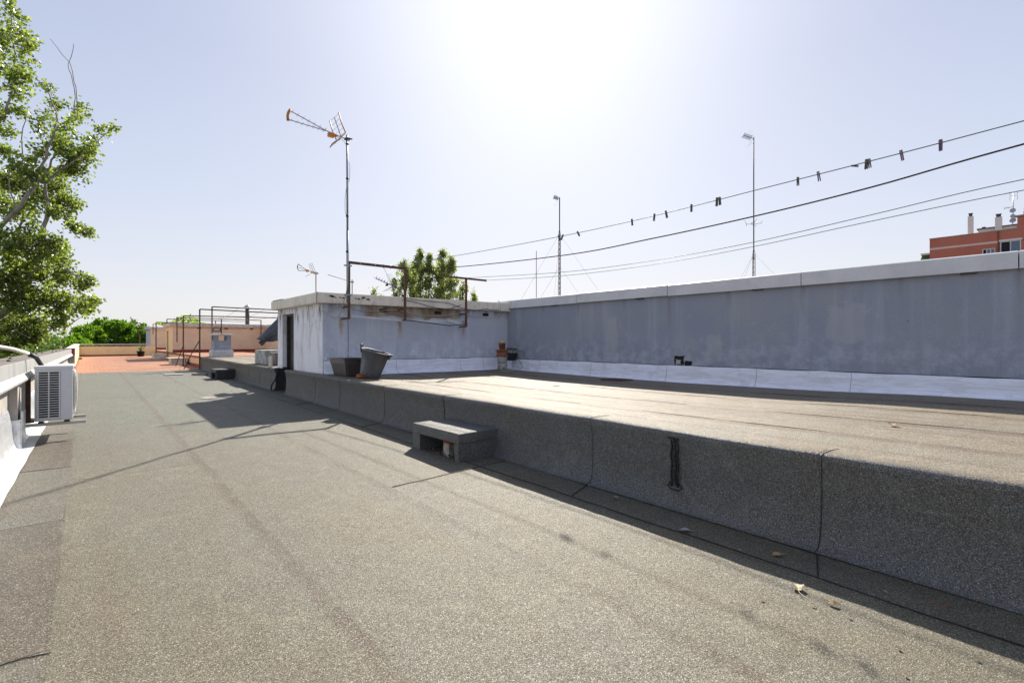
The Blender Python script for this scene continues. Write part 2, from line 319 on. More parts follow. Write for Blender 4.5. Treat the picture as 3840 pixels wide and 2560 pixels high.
# ------------------------------------------------------------ mesh builder
class MB:
    def __init__(s): s.bm = bmesh.new(); s.mats = []
    def mi(s, m):
        m = M[m] if isinstance(m, str) else m
        if m not in s.mats: s.mats.append(m)
        return s.mats.index(m)
    def face(s, pts, m=0):
        vs = [s.bm.verts.new(p) for p in pts]; f = s.bm.faces.new(vs); f.material_index = m; return f
    def box(s, c0, c1, m=0, bevel=0, rot=None, piv=None):
        x0, y0, z0 = c0; x1, y1, z1 = c1
        v = [s.bm.verts.new(p) for p in ((x0,y0,z0),(x1,y0,z0),(x1,y1,z0),(x0,y1,z0),(x0,y0,z1),(x1,y0,z1),(x1,y1,z1),(x0,y1,z1))]
        fs = [s.bm.faces.new([v[i] for i in q]) for q in ((3,2,1,0),(4,5,6,7),(0,1,5,4),(1,2,6,5),(2,3,7,6),(3,0,4,7))]
        for f in fs: f.material_index = m
        if rot is not None:
            pv = Vector(piv if piv else ((x0+x1)/2, (y0+y1)/2, (z0+z1)/2))
            for q in v: q.co = pv + rot @ (q.co - pv)
        if bevel:
            es = {e for f in fs for e in f.edges}
            r = bmesh.ops.bevel(s.bm, geom=list(es), offset=bevel, segments=2, affect='EDGES', profile=.6)
            for f in r['faces']: f.material_index = m
        return s
    def tube(s, pts, r, m=0, n=6, cap=True):
        pts = [Vector(p) for p in pts]; k = len(pts); rs = r if isinstance(r, (list, tuple)) else [r]*k
        rings = []; up = None
        for i, p in enumerate(pts):
            t = (pts[min(i+1, k-1)] - pts[max(i-1, 0)]).normalized()
            if up is None:
                up = Vector((0, 0, 1)) if abs(t.z) < .9 else Vector((1, 0, 0))
            a = (up - t*up.dot(t)).normalized(); b = t.cross(a); up = a
            rings.append([s.bm.verts.new(p + (a*math.cos(2*math.pi*(j+.5)/n) + b*math.sin(2*math.pi*(j+.5)/n))*rs[i]) for j in range(n)])
        for i in range(k-1):
            for j in range(n):
                f = s.bm.faces.new((rings[i][j], rings[i][(j+1) % n], rings[i+1][(j+1) % n], rings[i+1][j])); f.material_index = m; f.smooth = n > 4
        if cap:
            f = s.bm.faces.new(rings[0][::-1]); f.material_index = m
            f = s.bm.faces.new(rings[-1]); f.material_index = m
        return s
    def sq(s, a, b, wd, m=0):      # square bar
        return s.tube([a, b], wd*.7071, m, 4)
    def lathe(s, prof, c, m=0, n=24, mat=None, sx=1, sy=1):
        c = Vector(c); rings = []
        for r_, z_ in prof:
            ring = []
            for j in range(n):
                a = 2*math.pi*j/n; p = Vector((r_*math.cos(a)*sx, r_*math.sin(a)*sy, z_))
                if mat is not None: p = mat @ p
                ring.append(s.bm.verts.new(c+p))
            rings.append(ring)
        for i in range(len(rings)-1):
            for j in range(n):
                f = s.bm.faces.new((rings[i][j], rings[i][(j+1) % n], rings[i+1][(j+1) % n], rings[i+1][j])); f.material_index = m; f.smooth = True
        f = s.bm.faces.new(rings[0][::-1]); f.material_index = m
        f = s.bm.faces.new(rings[-1]); f.material_index = m
        return s
    def prism(s, poly, z0, z1, m=0, mats=None):
        lo = [s.bm.verts.new((x, y, z0)) for x, y in poly]; hi = [s.bm.verts.new((x, y, z1)) for x, y in poly]
        k = len(poly)
        for i in range(k):
            f = s.bm.faces.new((lo[i], lo[(i+1) % k], hi[(i+1) % k], hi[i])); f.material_index = mats[i] if mats else m
        f = s.bm.faces.new(hi); f.material_index = m; f = s.bm.faces.new(lo[::-1]); f.material_index = m
        return s
    def grid(s, rows, m=0, smooth=True):
        vs = [[s.bm.verts.new(p) for p in r] for r in rows]
        for i in range(len(vs)-1):
            for j in range(len(vs[i])-1):
                f = s.bm.faces.new((vs[i][j], vs[i][j+1], vs[i+1][j+1], vs[i+1][j])); f.smooth = smooth
                f.material_index = m(i, j) if callable(m) else m
        return s
    def ext(s, prof, y0, y1, m=0):     # closed XZ profile run along Y
        k = len(prof); a = [s.bm.verts.new((x, y0, z)) for x, z in prof]; b = [s.bm.verts.new((x, y1, z)) for x, z in prof]
        for i in range(k):
            f = s.bm.faces.new((a[i], a[(i+1) % k], b[(i+1) % k], b[i])); f.material_index = m
        f = s.bm.faces.new(a[::-1]); f.material_index = m; f = s.bm.faces.new(b); f.material_index = m
        return s
    def build(s, name, mats=None, parent=None, normals=True):
        me = bpy.data.meshes.new(name)
        if normals: bmesh.ops.recalc_face_normals(s.bm, faces=s.bm.faces)
        s.bm.to_mesh(me); s.bm.free()
        if mats:
            for m in (mats if isinstance(mats, (list, tuple)) else [mats]): me.materials.append(M[m] if isinstance(m, str) else m)
        else:
            for m in s.mats: me.materials.append(m)
        o = bpy.data.objects.new(name, me); COL.objects.link(o)
        if parent is not None:
            o.parent = parent; o.matrix_parent_inverse = Matrix.Translation(parent.location).inverted() if parent.type == 'EMPTY' else Matrix.Identity(4)
        return o
def thing(name, label, cat, loc=(0, 0, 0), group=None):
    o = bpy.data.objects.new(name, None); COL.objects.link(o); o.location = loc; o.empty_display_size = .2
    return tag(o, label, cat, group)
def tag(o, label, cat, group=None):
    o['label'] = label; o['category'] = cat
    if group: o['group'] = group
    return o
def struct(o): o['kind'] = 'structure'; return o
def copy_thing(src, loc, label, rotz=None, group=None):
    c = src.copy(); COL.objects.link(c); c.location = loc; c['label'] = label
    if group: c['group'] = group
    if rotz is not None: c.rotation_euler = (0, 0, rotz)
    for ch in list(src.children):
        d = ch.copy(); COL.objects.link(d); d.parent = c; d.matrix_parent_inverse = ch.matrix_parent_inverse.copy()
        for g in ch.children:
            e_ = g.copy(); COL.objects.link(e_); e_.parent = d; e_.matrix_parent_inverse = g.matrix_parent_inverse.copy()
    return c
rnd = random.Random(7)
def fz(y): return .01*y
def sn(x, seed=0.):
    return (math.sin(x*1.7+seed)+math.sin(x*3.9+seed*2.3)*.5+math.sin(x*8.3+seed*1.1)*.25)/1.75

# ============================================================ SETTING
# city ground far below
b = MB(); N = 48
ring = [(3500*math.cos(2*math.pi*i/N), 3500*math.sin(2*math.pi*i/N), -11.0) for i in range(N)]
b.face(ring); struct(b.build('ground', 'soil'))
# lower terrace: slab down to the ground with membrane sheets on it
def para_x(y): return -.62 + .0132*(y-6.8)
b = MB(); f0, sd_, sm_, tar, sl = (b.mi(k) for k in ('floor', 'strip_dark', 'strip_mid', 'tar', 'render_grey'))
b.prism([(para_x(-6)-.3, -6), (3.9, -6), (3.9, 24.05), (para_x(24.05)-.3, 24.05)], -10.9, -.10, sl)
Y0, Y1, NY = -6., 24.0, 150
def sheet(xa, xb, ya, yb, lift, m, nx=4):
    ny = max(2, int((yb-ya)/.2)); rows = []
    for i in range(ny+1):
        y = ya+(yb-ya)*i/ny; r = []
        for j in range(nx+1):
            a_ = xa(y) if callable(xa) else xa+.008*sn(y*1.3, xa*5); c_ = xb(y) if callable(xb) else xb+.008*sn(y*1.3, xb*5)
            x = a_+(c_-a_)*j/nx
            r.append((x, y, fz(y)+lift+.004*sn(y*.9+x*2.1, 1.3)))
        rows.append(r)
    b.grid(rows, m)
    # edge lip
    return rows
def lip(pts, h, m, wdt=.006):
    for p, q in zip(pts[:-1], pts[1:]):
        b.face([(p[0], p[1], p[2]-h), (q[0], q[1], q[2]-h), q, p], m)
base_x = [-.17, 1.0, 2.15, 3.23, 3.95]
lifts = [.006, .004, .002, .0]
for k in range(4):
    # end laps across each sheet, staggered
    cuts = [[-6, -1.5, 6.3, 14.2, 24.0], [-6, -2.5, 9.5, 18.0, 24.0], [-6, 4.22, 12.1, 20.0, 24.0], [-6, 1.0, 2.95, 4.3, 5.6, 7.3, 9.2, 12.1, 16.5, 24.0]][k]
    for q in range(len(cuts)-1):
        L_ = lifts[k]+(.0008*q)
        rows = sheet(base_x[k], base_x[k+1], cuts[q], cuts[q+1], L_, f0)
        lip([r[0] for r in rows], .012, f0); lip([r[-1] for r in rows], .012, f0)
        lip(rows[0], .012, f0); lip(rows[-1], .012, f0)
lm = lambda y: para_x(y)+.03
cuts = [-6, 1.0, 2.98, 5.0, 6.98, 8.75, 11.2, 14.5, 18, 24.0]; mm = [f0, sm_, sd_, sm_, sd_, sm_, f0, sm_, f0]
for q in range(len(cuts)-1):
    rows = sheet(lm, -.125, cuts[q], cuts[q+1], .008+(.001*q), mm[q])
    lip(rows[0], .016, tar); lip(rows[-1], .016, sd_); lip([r[-1] for r in rows], .016, sd_)
def tarline(pts, r=.005, mb=None):
    (mb or b).tube(pts, r, tar if mb is None else mb.mi('tar'), 5)
def wl_(p, q, n_=14, amp=.012, z=.006):
    out = []
    for i in range(n_+1):
        t = i/n_; x = p[0]+(q[0]-p[0])*t; y = p[1]+(q[1]-p[1])*t
        out.append((x+amp*sn(t*9, p[0]), y+amp*sn(t*11, p[1]+2), fz(y)+z)); 
    return out
tarline(wl_((2.15, 4.16), (3.64, 4.24)), .0035)
tarline([(3.235+.012*sn(y*2, 3), y, fz(y)+.007) for y in [i*.25-2 for i in range(105)]], .0042)
for y in (1.1, 3.04, 5.85, 7.4, 9.25, 10.6, 15.1, 16.3, 18.7):
    tarline(wl_((3.24, y-.13), (3.63, y), 6, .006), .0038)
for y, x1 in ((5.0, -.12), (2.98, -.12), (6.98, -.12)):
    tarline(wl_((para_x(y)+.08, y+.03), (x1, y-.03), 10, .01, .010), .0025)
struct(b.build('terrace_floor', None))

# terracotta lower terrace
b = MB(); t_, sl = b.mi('tiles'), b.mi('render_grey')
b.prism([(-.9, 24.06), (3.9, 24.06), (3.9, 44), (-.9, 44)], -10.9, -.1, sl)
b.face([(-.36, 24.0, .245), (3.95, 24.0, .245), (3.95, 43.5, .44), (-.36, 43.5, .44)], t_)
b.face([(-.36, 24.0, .245), (3.95, 24.0, .245), (3.95, 24.0, .2), (-.36, 24.0, .2)], t_)
struct(b.build('terracotta_terrace', None))

# raised roof (left part is the tall upstand with a rounded edge)
def deck_z(x, y):
    ctrl = [(-6, .67, .67), (.3, .655, .672), (1.1, .655, .665), (3, .665, .625), (5, .67, .612), (7, .675, .612), (8.5, .685, .63), (10.65, .705, .655), (14, .715, .70), (25, .76, .76), (50, .80, .80)]
    for (ya, ea, ia), (yb, eb, ib) in zip(ctrl[:-1], ctrl[1:]):
        if y <= yb:
            t = max(0, min(1, (y-ya)/(yb-ya))); t = t*t*(3-2*t); e_ = ea+(eb-ea)*t; i_ = ia+(ib-ia)*t; break
    s_ = max(0, min(1, (x-3.9)/1.3)); s_ = s_*s_*(3-2*s_)
    return e_+(i_-e_)*s_ + .004*sn(x*1.6+y*.5, 2)*min(1, (x-3.8))
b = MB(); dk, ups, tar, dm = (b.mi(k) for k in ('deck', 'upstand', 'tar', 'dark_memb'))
def upprof(y):
    zt = deck_z(3.86, y); z0 = fz(y); w_ = .012*sn(y*2.1, 4)+.006*sn(y*7, 1); e = .015*sn(y*1.5, 9)
    return [(3.60, y, z0+.008), (3.655, y, z0+.02), (3.685+w_*.5, y, z0+.07), (3.695+w_, y, z0+.2), (3.70+w_, y, z0+.38), (3.685+w_*.8, y, zt-.10+e), (3.665+w_*.8, y, zt-.05+e*.6), (3.662+w_*.8, y, zt-.018+e*.5), (3.685+w_*.5, y, zt+.004), (3.86, y, zt)]
def run(ya, yb):
    ny = int((yb-ya)/.12); rows = [upprof(ya+(yb-ya)*i/ny) for i in range(ny+1)]
    b.grid(rows, lambda i, j: ups if j < 8 else dk)
    for e_, r in ((-1, rows[0]), (1, rows[-1])):     # caps
        b.face([(4.1, r[0][1], r[0][2])] + r + [(4.1, r[-1][1], r[-1][2])], dm)
run(-6, 12.62); run(13.54, 24.62)
# far rounded end of the upstand
rows = []
for k in range(7):
    a = math.radians(90*k/6); rr = []
    for (x, y, z) in upprof(24.62):
        dx = x-4.0
        rr.append((4.0+dx*math.cos(a), 24.62-dx*math.sin(a)*.9, z))
    rows.append(rr)
b.grid(rows, ups)
b.face([rows[-1][-1], rows[0][-1], (4.0, 24.62, deck_z(4, 24.6))], dk) if False else None
# deck surface
ys = [-6+i*.25 for i in range(124)]; xs = [3.86, 3.95, 4.1, 4.35, 4.7, 5.1, 5.6, 6.1, 6.6, 7.1, 7.6, 8.1, 8.6, 8.95]
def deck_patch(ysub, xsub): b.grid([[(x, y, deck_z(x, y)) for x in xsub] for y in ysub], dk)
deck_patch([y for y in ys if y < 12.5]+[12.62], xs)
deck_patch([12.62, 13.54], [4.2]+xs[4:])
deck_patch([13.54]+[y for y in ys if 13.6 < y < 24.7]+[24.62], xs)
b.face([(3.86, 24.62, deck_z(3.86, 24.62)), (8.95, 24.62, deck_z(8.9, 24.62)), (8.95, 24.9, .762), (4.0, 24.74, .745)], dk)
# vertical laps of the upstand
for y in (-1.2, 1.1, 3.04, 5.62, 7.4, 9.25, 10.62, 15.05, 16.3, 18.7, 21.5):
    p = upprof(y); jit = rnd.uniform(-.01, .01)
    pts = [(q[0]-.003, q[1]+jit*i*.4, q[2]+.003) for i, q in enumerate(p)]
    b.tube(pts, .0024, tar, 5)
    b.tube([(pts[-1][0]+.0, pts[-1][1], pts[-1][2])] + [(pts[-1][0]+.1*k, pts[-1][1]-.02*k, deck_z(pts[-1][0]+.1*k, y)+.003) for k in (.5, .9)], .0018, tar, 5)
for y in (1.1, 3.04, 5.62, 7.4, 9.25):
    rr_ = []
    for k in range(5):
        q = y+.03*k; p = upprof(q); rr_.append([(a_-.004*(1 if k < 4 else .2), b_, c_+.003) for a_, b_, c_ in p])
    b.grid(rr_, lambda i, j: ups if j < 8 else dk)
# laps of the sheets on top
for x0 in (4.62, 5.6, 6.68, 7.75):
    pts = [(x0+.035*sn(y*.7, x0)+.02*sn(y*2.3, x0)+.06*(y-4)/10, y, deck_z(x0, y)+.004) for y in [i*.3-5 for i in range(52)]]
    for k_ in range(0, 51, 3): 
        if rnd.random() < .6: b.tube([(q[0], q[1], q[2]-.002) for q in pts[k_:k_+4]], [.001, .0034, .0034, .001][:len(pts[k_:k_+4])], tar, 5)
    lay = [[(p[0]+.006, p[1], p[2]-.004) for p in pts], [(p[0]+.12, p[1], deck_z(p[0]+.12, p[1])+.006) for p in pts], [(p[0]+1.02, p[1], deck_z(p[0]+1.0, p[1])+.002) for p in pts]]
struct(b.build('raised_roof', None))

# raised terracotta roof behind it
b = MB(); t_, cr, rp = b.mi('tiles'), b.mi('cream'), b.mi('red_paint')
b.face([(3.8, 24.9, .765), (8.9, 24.9, .765), (8.9, 60, .82), (3.8, 60, .82)], t_)
b.box((3.84, 24.76, .1), (8.9, 43.2, .735), cr)
b.box((3.80, 24.75, .68), (3.90, 60, .755), rp)
b.box((3.82, 24.74, .2), (3.86, 60, .40), rp)
struct(b.build('raised_terracotta_roof', None))
# neighbour's flat roof beyond the boundary wall
b = MB(); b.prism([(9.3, -12), (36, -12), (36, 27), (9.3, 27)], -10.9, 1.3); struct(b.build('neighbouring_roof', 'roofs'))

# ============================================================ BOUNDARY WALL
W = thing('boundary_wall', 'long blue grey painted roof wall with white sheet coping and white flashing', 'wall', (8.95, 5, .6))
b = MB(); b.box((8.85, -6, .4), (9.12, 24.9, 2.36)); b.build('wall', 'wall', W)
jy = [-6, -2.1, .414, 2.877, 5.303, 7.711, 10.1, 12.5, 15, 17.5, 20, 22.5, 24.95]
for a, c in zip(jy[:-1], jy[1:]):
    b = MB(); dz = rnd.uniform(-.006, .006)
    b.ext([(8.775, 2.325+dz), (8.775, 2.535+dz), (8.80, 2.55+dz), (9.17, 2.575+dz), (9.17, 2.33+dz), (9.16, 2.33+dz), (9.16, 2.375+dz), (8.80, 2.375+dz), (8.80, 2.335+dz)], a+.006, c-.006)
    b.build('coping', 'coping', W)
for y in (3.5, 5.9, 8.4, .8):
    b = MB(); b.box((8.80, y, 2.30), (8.849, y+.16, 2.324)); b.build('coping_clip', 'darkmetal', W)
# flashing with slight waviness
b = MB(); rows = []
for i in range(135):
    y = -3+i*.102; zb = deck_z(8.8, y); q = .008*sn(y*3, 1)
    rows.append([(8.70, y, zb-.002), (8.78+q, y, zb+.012), (8.80+q, y, zb+.04), (8.815+q, y, zb+.13), (8.825-q*.5, y, zb+.2), (8.835, y, .93+q), (8.848, y, .935+q)])
b.grid(rows); fl = b.build('flashing', 'flash', W)
b = MB(); b.tube([(8.842, y, .937+.004*sn(y*5, 2)) for y in [-3+i*.2 for i in range(69)]], .007, 0, 5); b.build('sealant_line', 'tar', W)
for y in (.3, 2.2, 3.6, 5.35, 7.3, 9.0):
    b = MB(); z_ = deck_z(8.8, y)
    b.tube([(8.72, y, z_+.006), (8.775, y, z_+.018), (8.795, y+.005, z_+.045), (8.81, y, z_+.13), (8.822, y-.004, z_+.2), (8.832, y, .93)], .0035, 0, 4); b.build('lap_joint', 'render_grey', W)
# hole in the wall with broken render
b = MB(); v_, s_ = b.mi('void'), b.mi('render_grey')
def patch(y0, y1, z0, z1, m, x=8.847, jag=.02):
    pts = []
    for i in range(16):
        t = i/16*4; k = int(t); u = t-k
        y, z = ((y0+(y1-y0)*u, z0), (y1, z0+(z1-z0)*u), (y1+(y0-y1)*u, z1), (y0, z1+(z0-z1)*u))[k]
        pts.append((x, y+rnd.uniform(-jag, jag), z+rnd.uniform(-jag*.5, jag*.5)))
    b.face(pts, m)
patch(4.98, 5.2, .95, 1.12, v_); patch(4.82, 4.97, .94, 1.03, v_, jag=.008); patch(5.06, 5.15, .96, 1.05, s_, 8.844, .02)
b.build('broken_opening', None, W)
# two old cable holes
# cream continuation
W2 = thing('boundary_wall', 'peach rendered roof wall behind the far stair huts', 'wall', (8.95, 30, .7))
b = MB(); b.box((8.85, 24.96, .5), (9.12, 47.9, 2.33)); b.build('wall', 'cream_w', W2)
b = MB(); b.box((8.78, 24.96, 2.331), (9.17, 47.9, 2.5), bevel=.01); b.build('coping', 'white_old', W2)
b = MB(); b.box((8.835, 24.96, .7), (8.849, 34.9, .93)); b.build('skirting', 'red_paint', W2)

# ============================================================ STAIR HUTS
def hut(label, ya, yb, wall_side, wall_long, fas, skirt=None, z1=2.24, ztop=2.47, x0=3.87, x1=8.84, door=True, zb=.02, fx=.15, topx=None):
    T = thing('stair_hut', label, 'hut', (x0, ya, zb), 'stair huts on the roof')
    b = MB(); a, c = b.mi(wall_side), b.mi(wall_long)
    if door:
        d0, d1 = ya+1.97, ya+2.89
        poly = [(x0, ya), (x1, ya), (x1, yb), (x0, yb), (x0, d1), (x0+.19, d1), (x0+.19, d0), (x0, d0)]
        mats = [c, c, c, a, a, c, a, a]
    else: poly = [(x0, ya), (x1, ya), (x1, yb), (x0, yb)]; mats = [c, c, c, a]
    b.prism(poly, zb, z1, c, mats)
    if door:
        b.box((x0+.001, d0+.001, 2.11), (x0+.189, d1-.001, z1-.001), a)
    b.build('wall', None, T)
    b = MB(); b.prism([(x0-fx, ya-fx+.04), (x1+.02, ya-fx+.04), (x1+.02, yb+.07), (x0-fx, yb+.07)], z1, ztop)
    bmesh.ops.bevel(b.bm, geom=[e for e in b.bm.edges], offset=.012, segments=1, affect='EDGES')
    b.build('roof_slab', fas, T)
    if door:
        D_ = MB(); D_.box((x0+.150, d0+.002, zb+.05), (x0+.186, d1-.002, 2.108)); D_ = D_.build('door', 'door', T)
        q = MB(); q.box((x0+.142, d0+.12, .9), (x0+.149, d0+.16, 1.05)); q.tube([(x0+.142, d0+.14, 1.02), (x0+.10, d0+.14, 1.02), (x0+.10, d0+.26, 1.02)], .009); q.build('handle', 'galv', D_)
        q = MB(); q.box((x0+.10, d1-.05, zb+.05), (x0+.149, d1-.002, 2.108)); q.box((x0+.10, d0+.002, zb+.05), (x0+.149, d0+.05, 2.108)); q.box((x0+.10, d0+.051, 2.06), (x0+.149, d1-.051, 2.108)); q.build('door_frame', 'frame_d', T)
    if skirt:
        q = MB(); q.box((x0, ya-.012, .78), (x1, ya-.001, .94)); q.build('skirting', skirt, T)
    return T
H1 = hut('grey and white stair hut with stained concrete roof slab and dark open doorway', 10.65, 13.95, 'hut_white', 'hut_long', 'fascia')
# dark membrane lining the doorway recess
b = MB(); b.grid([[(3.60, 13.535, .14), (3.70, 13.53, .2), (3.80, 13.53, .34), (3.865, 13.53, .5), (3.868, 13.53, .745)], [(4.055, 13.53, .14), (4.055, 13.53, .2), (4.055, 13.53, .34), (4.055, 13.53, .5), (4.055, 13.53, .745)]], 0, False)
b.box((3.9, 12.63, .09), (4.02, 13.53, .17), 0); b.build('doorway_lining', 'dark_memb', H1)
b = MB(); b.tube([(3.585, 13.52, .15), (3.60, 13.515, .3), (3.68, 13.51, .42), (3.72, 13.51, .55), (3.72, 13.51, .72)], .02, 0, 6); b.build('membrane_edge', 'dark_memb', H1)
# flashing of the long side
b = MB(); rows = []
for i in range(52):
    x = 3.90+i*(8.83-3.90)/51; zb = deck_z(x, 10.55); q = .007*sn(x*3, 5)
    rows.append([(x, 10.42, zb+.006), (x, 10.55+q, zb+.02), (x, 10.60+q, zb+.06), (x, 10.615+q, zb+.15), (x, 10.63, .98+q), (x, 10.648, .985+q)])
b.grid(rows)
b.face([rows[0][k] for k in range(6)]+[(3.90, 10.648, .70)])
b.build('flashing', 'flash', H1)
b = MB(); b.tube([(3.9+i*.1, 10.642, .985+.004*sn(i*.6, 3)) for i in range(50)], .007, 0, 5); b.build('sealant_line', 'tar', H1)
for x in (5.55, 7.3, 8.0, 4.75):
    b = MB(); z_ = deck_z(x, 10.5); b.tube([(x, 10.46, z_+.012), (x, 10.546, z_+.03), (x, 10.6, z_+.08), (x, 10.612, z_+.15), (x, 10.627, .975)], .0035, 0, 4); b.build('lap_joint', 'render_grey', H1)
b = MB(); b.tube([(4.42, 10.647, .99), (4.425, 10.646, 1.4), (4.42, 10.646, 1.9), (4.425, 10.647, 2.235)], .004, 0, 4); b.build('crack', 'tar', H1)
for x in (5.23, 6.66, 8.1):
    b = MB(); b.box((x-.09, 10.635, 2.10), (x+.09, 10.649, 2.17)); b.build('weep_hole', 'void', H1)
# broken fascia corner joint and dark chips
b = MB(); b.tube([(3.716, 10.55, 2.235), (3.714, 10.56, 2.33), (3.716, 10.545, 2.40), (3.715, 10.55, 2.475)], .006, 0, 4); b.build('corner_crack', 'void', H1)
for x, z in ((4.02, 2.40), (4.05, 2.385), (4.1, 2.37), (4.2, 2.375), (4.28, 2.37), (4.55, 2.375), (4.62, 2.365), (4.7, 2.36), (4.82, 2.365), (4.86, 2.35), (4.72, 2.40)):
    b = MB(); pts = []; r0 = rnd.uniform(.012, .035)
    for k in range(7):
        a = k/7*6.283; pts.append((x+r0*1.6*math.cos(a)*rnd.uniform(.6, 1.2), 10.5365, z+r0*.6*math.sin(a)*rnd.uniform(.6, 1.2)))
    b.face(pts); b.build('chipped_concrete', 'void', H1)
# roof edge board strip seen above the fascia
b = MB(); b.box((4.2, 13.9, 2.471), (4.25, 14.05, 2.50)); b.box((3.75, 13.2, 2.471), (3.83, 14.0, 2.495)); b.build('roof_batten', 'darkmetal', H1)

H2 = hut('cream stair hut with wide peach side and pale roof slab', 34.95, 38.15, 'cream', 'cream_w', 'white_old', 'red_paint', z1=2.33, ztop=2.53, x1=8.84)
for x, nm in ((5.2, 1), (6.65, 1), (8.1, 1)):
    b = MB(); b.box((x-.1, 34.93, 2.20), (x+.1, 34.948, 2.28)); b.build('weep_hole', 'rust', H2)
b = MB(); b.box((4.1, 34.93, 2.245), (7.8, 34.947, 2.258)); b.build('cable', 'cable', H2)
H3 = hut('farthest stair hut with white side and peach front', 48.0, 52, 'white', 'cream_w', 'white_old', 'red_paint', z1=2.42, ztop=2.6, door=False)

# wall light on hut 2
L = thing('wall_light', 'small white bulkhead light on the peach hut wall', 'light', (6.12, 34.9, 2.16))
b = MB(); b.box((5.9, 34.86, 2.05), (6.34, 34.93, 2.27), bevel=.02); b.build('housing', 'frame_d', L)
b = MB(); b.box((5.95, 34.84, 2.09), (6.29, 34.859, 2.23), bevel=.006); b.build('diffuser', 'white', L)

# flue
F_ = thing('flue_pipe', 'tall dark metal flue with conical cowl on cream hut roof', 'chimney', (8.2, 36.5, 2.53))
b = MB(); b.tube([(8.2, 36.5, 2.5), (8.2, 36.5, 3.62)], .125, 0, 12); b.build('pipe', 'darkmetal', F_)
b = MB(); b.lathe([(.26, 3.74), (.2, 3.78), (.02, 3.93)], (8.2, 36.5, 0), 0, 14)
for k in range(3): b.tube([(8.2+.11*math.cos(k*2.1), 36.5+.11*math.sin(k*2.1), 3.6), (8.2+.14*math.cos(k*2.1), 36.5+.14*math.sin(k*2.1), 3.76)], .012, 0, 4)
b.build('cowl', 'galv', F_)

# ============================================================ PARAPETS
P1 = thing('parapet_wall', 'white capped parapet with grey render and silver foil flashing along the left edge', 'wall', (-.7, 6, 0))
def px(y): return para_x(y)
ny = 60; YS = [-6+30*i/ny for i in range(ny+1)]
zt = lambda y: 1.165-.0012*(y-6.8)
b = MB(); a = [(px(y)-.10, y) for y in (-6, 23.97)]; c = [(px(y)-.27, y) for y in (23.97, -6)]
b.prism(a+c, -.1, .95); b.build('wall', 'render_grey', P1)
b = MB()
for y0, y1 in zip(range(-6, 24, 2), range(-4, 26, 2)):
    y1 = min(y1, 23.97)
    b.face([(px(y0)-.001, y0, zt(y0)), (px(y1)-.001, y1, zt(y1)), (px(y1)-.31, y1, zt(y1)+.006), (px(y0)-.31, y0, zt(y0)+.006)])
    b.face([(px(y0)-.31, y0, zt(y0)+.006), (px(y1)-.31, y1, zt(y1)+.006), (px(y1)-.31, y1, .95), (px(y0)-.31, y0, .95)])
b.build('parapet_top', 'para_top', P1)
ysg = [-6]; 
while ysg[-1] < 23.9: ysg.append(min(23.97, ysg[-1]+1.03))
for y0, y1 in zip(ysg[:-1], ysg[1:]):
    b = MB(); g = .004; pr_ = lambda y: [(px(y)-.002, y, zt(y)), (px(y), y, zt(y)-.004), (px(y)+.002, y, zt(y)-.155), (px(y)+.045, y, zt(y)-.225), (px(y)+.043, y, zt(y)-.245), (px(y)-.099, y, zt(y)-.245)]
    b.grid([pr_(y0+g), pr_(y1-g)], 0, False); b.face([Vector(p) for p in pr_(y0+g)]); b.face([Vector(p) for p in pr_(y1-g)])
    b.build('fascia_panel', 'para_white', P1)
for y in [4.0, 5.2, 6.4, 7.4, 8.4, 9.6, 10.8, 12.1, 13.4, 14.7, 16, 17.4, 19, 21]:
    b = MB(); b.lathe([(.02, 0), (.02, .012), (.012, .02)], (px(y)-rnd.choice((.1, .2)), y, zt(y)+.004), 0, 8); b.build('bolt', 'darkmetal', P1)
# foil flashing up the inner face; reaches the floor
b = MB(); rows = []
for i in range(150):
    y = -5.9+i*.2; x = px(y); q = .012*sn(y*2.2, 3)+.006*sn(y*6, 1); top = .60+.05*sn(y*.8, 2)+.02*sn(y*3.1, 5); z0 = fz(y)
    rows.append([(x+.005, y, z0+.022), (x-.03+q*.5, y, z0+.05), (x-.055+q, y, z0+.15), (x-.07+q*1.5, y, z0+.33), (x-.085+q, y, z0+.45), (x-.097, y, top)])
b.grid(rows); b.build('foil_flashing', 'silver', P1)
b = MB(); rows = []
for i in range(150):
    y = -5.9+i*.2; x = px(y); z0 = fz(y)
    rows.append([(x-.02, y, z0+.026), (x+.03, y, z0+.02), (x+.115+.006*sn(y*4, 1), y, z0+.016)])
b.grid(rows); b.build('white_skirt_strip', 'white', P1)
# pier in the parapet beside the air conditioner
b = MB(); y = 8.35; x = px(y)
b.box((x-.099, y, .1), (x-.02, y+.32, .915)); b.build('pier', 'render_grey', P1)
b = MB(); b.box((x-.09, y-.012, .06), (x+.012, y+.34, .46), bevel=.01); b.box((x-.0, y+.03, .30), (x+.03, y+.3, .56), bevel=.012); b.build('pier_flashing', 'silver', P1)
# conduit from the parapet to the air conditioner
CB = thing('insulated_pipe', 'white wrapped pipe arching over the parapet into the air conditioner', 'pipe', (-.5, 8.9, 1.1))
pts = [(-1.15, 7.1, 1.05), (-1.05, 7.35, 1.30), (-.95, 7.7, 1.365), (-.82, 8.1, 1.36), (-.68, 8.6, 1.31), (-.57, 8.95, 1.25)]
b = MB(); b.tube(pts, .024, 0, 8); b.build('pipe', 'white_old', CB)
b = MB(); b.tube([(-.57, 8.95, 1.25), (-.50, 9.1, 1.19), (-.45, 9.15, 1.08)], .027, 0, 8)
for k in (1, 2, 3): 
    p = Vector(pts[k]); q = Vector(pts[k+1]); d = (q-p).normalized(); c_b = MB(); c_b.tube([p, p+d*.05], .026, 0, 8); c_b.build('black_tape', 'black', CB)
b.build('black_hose', 'black', CB)

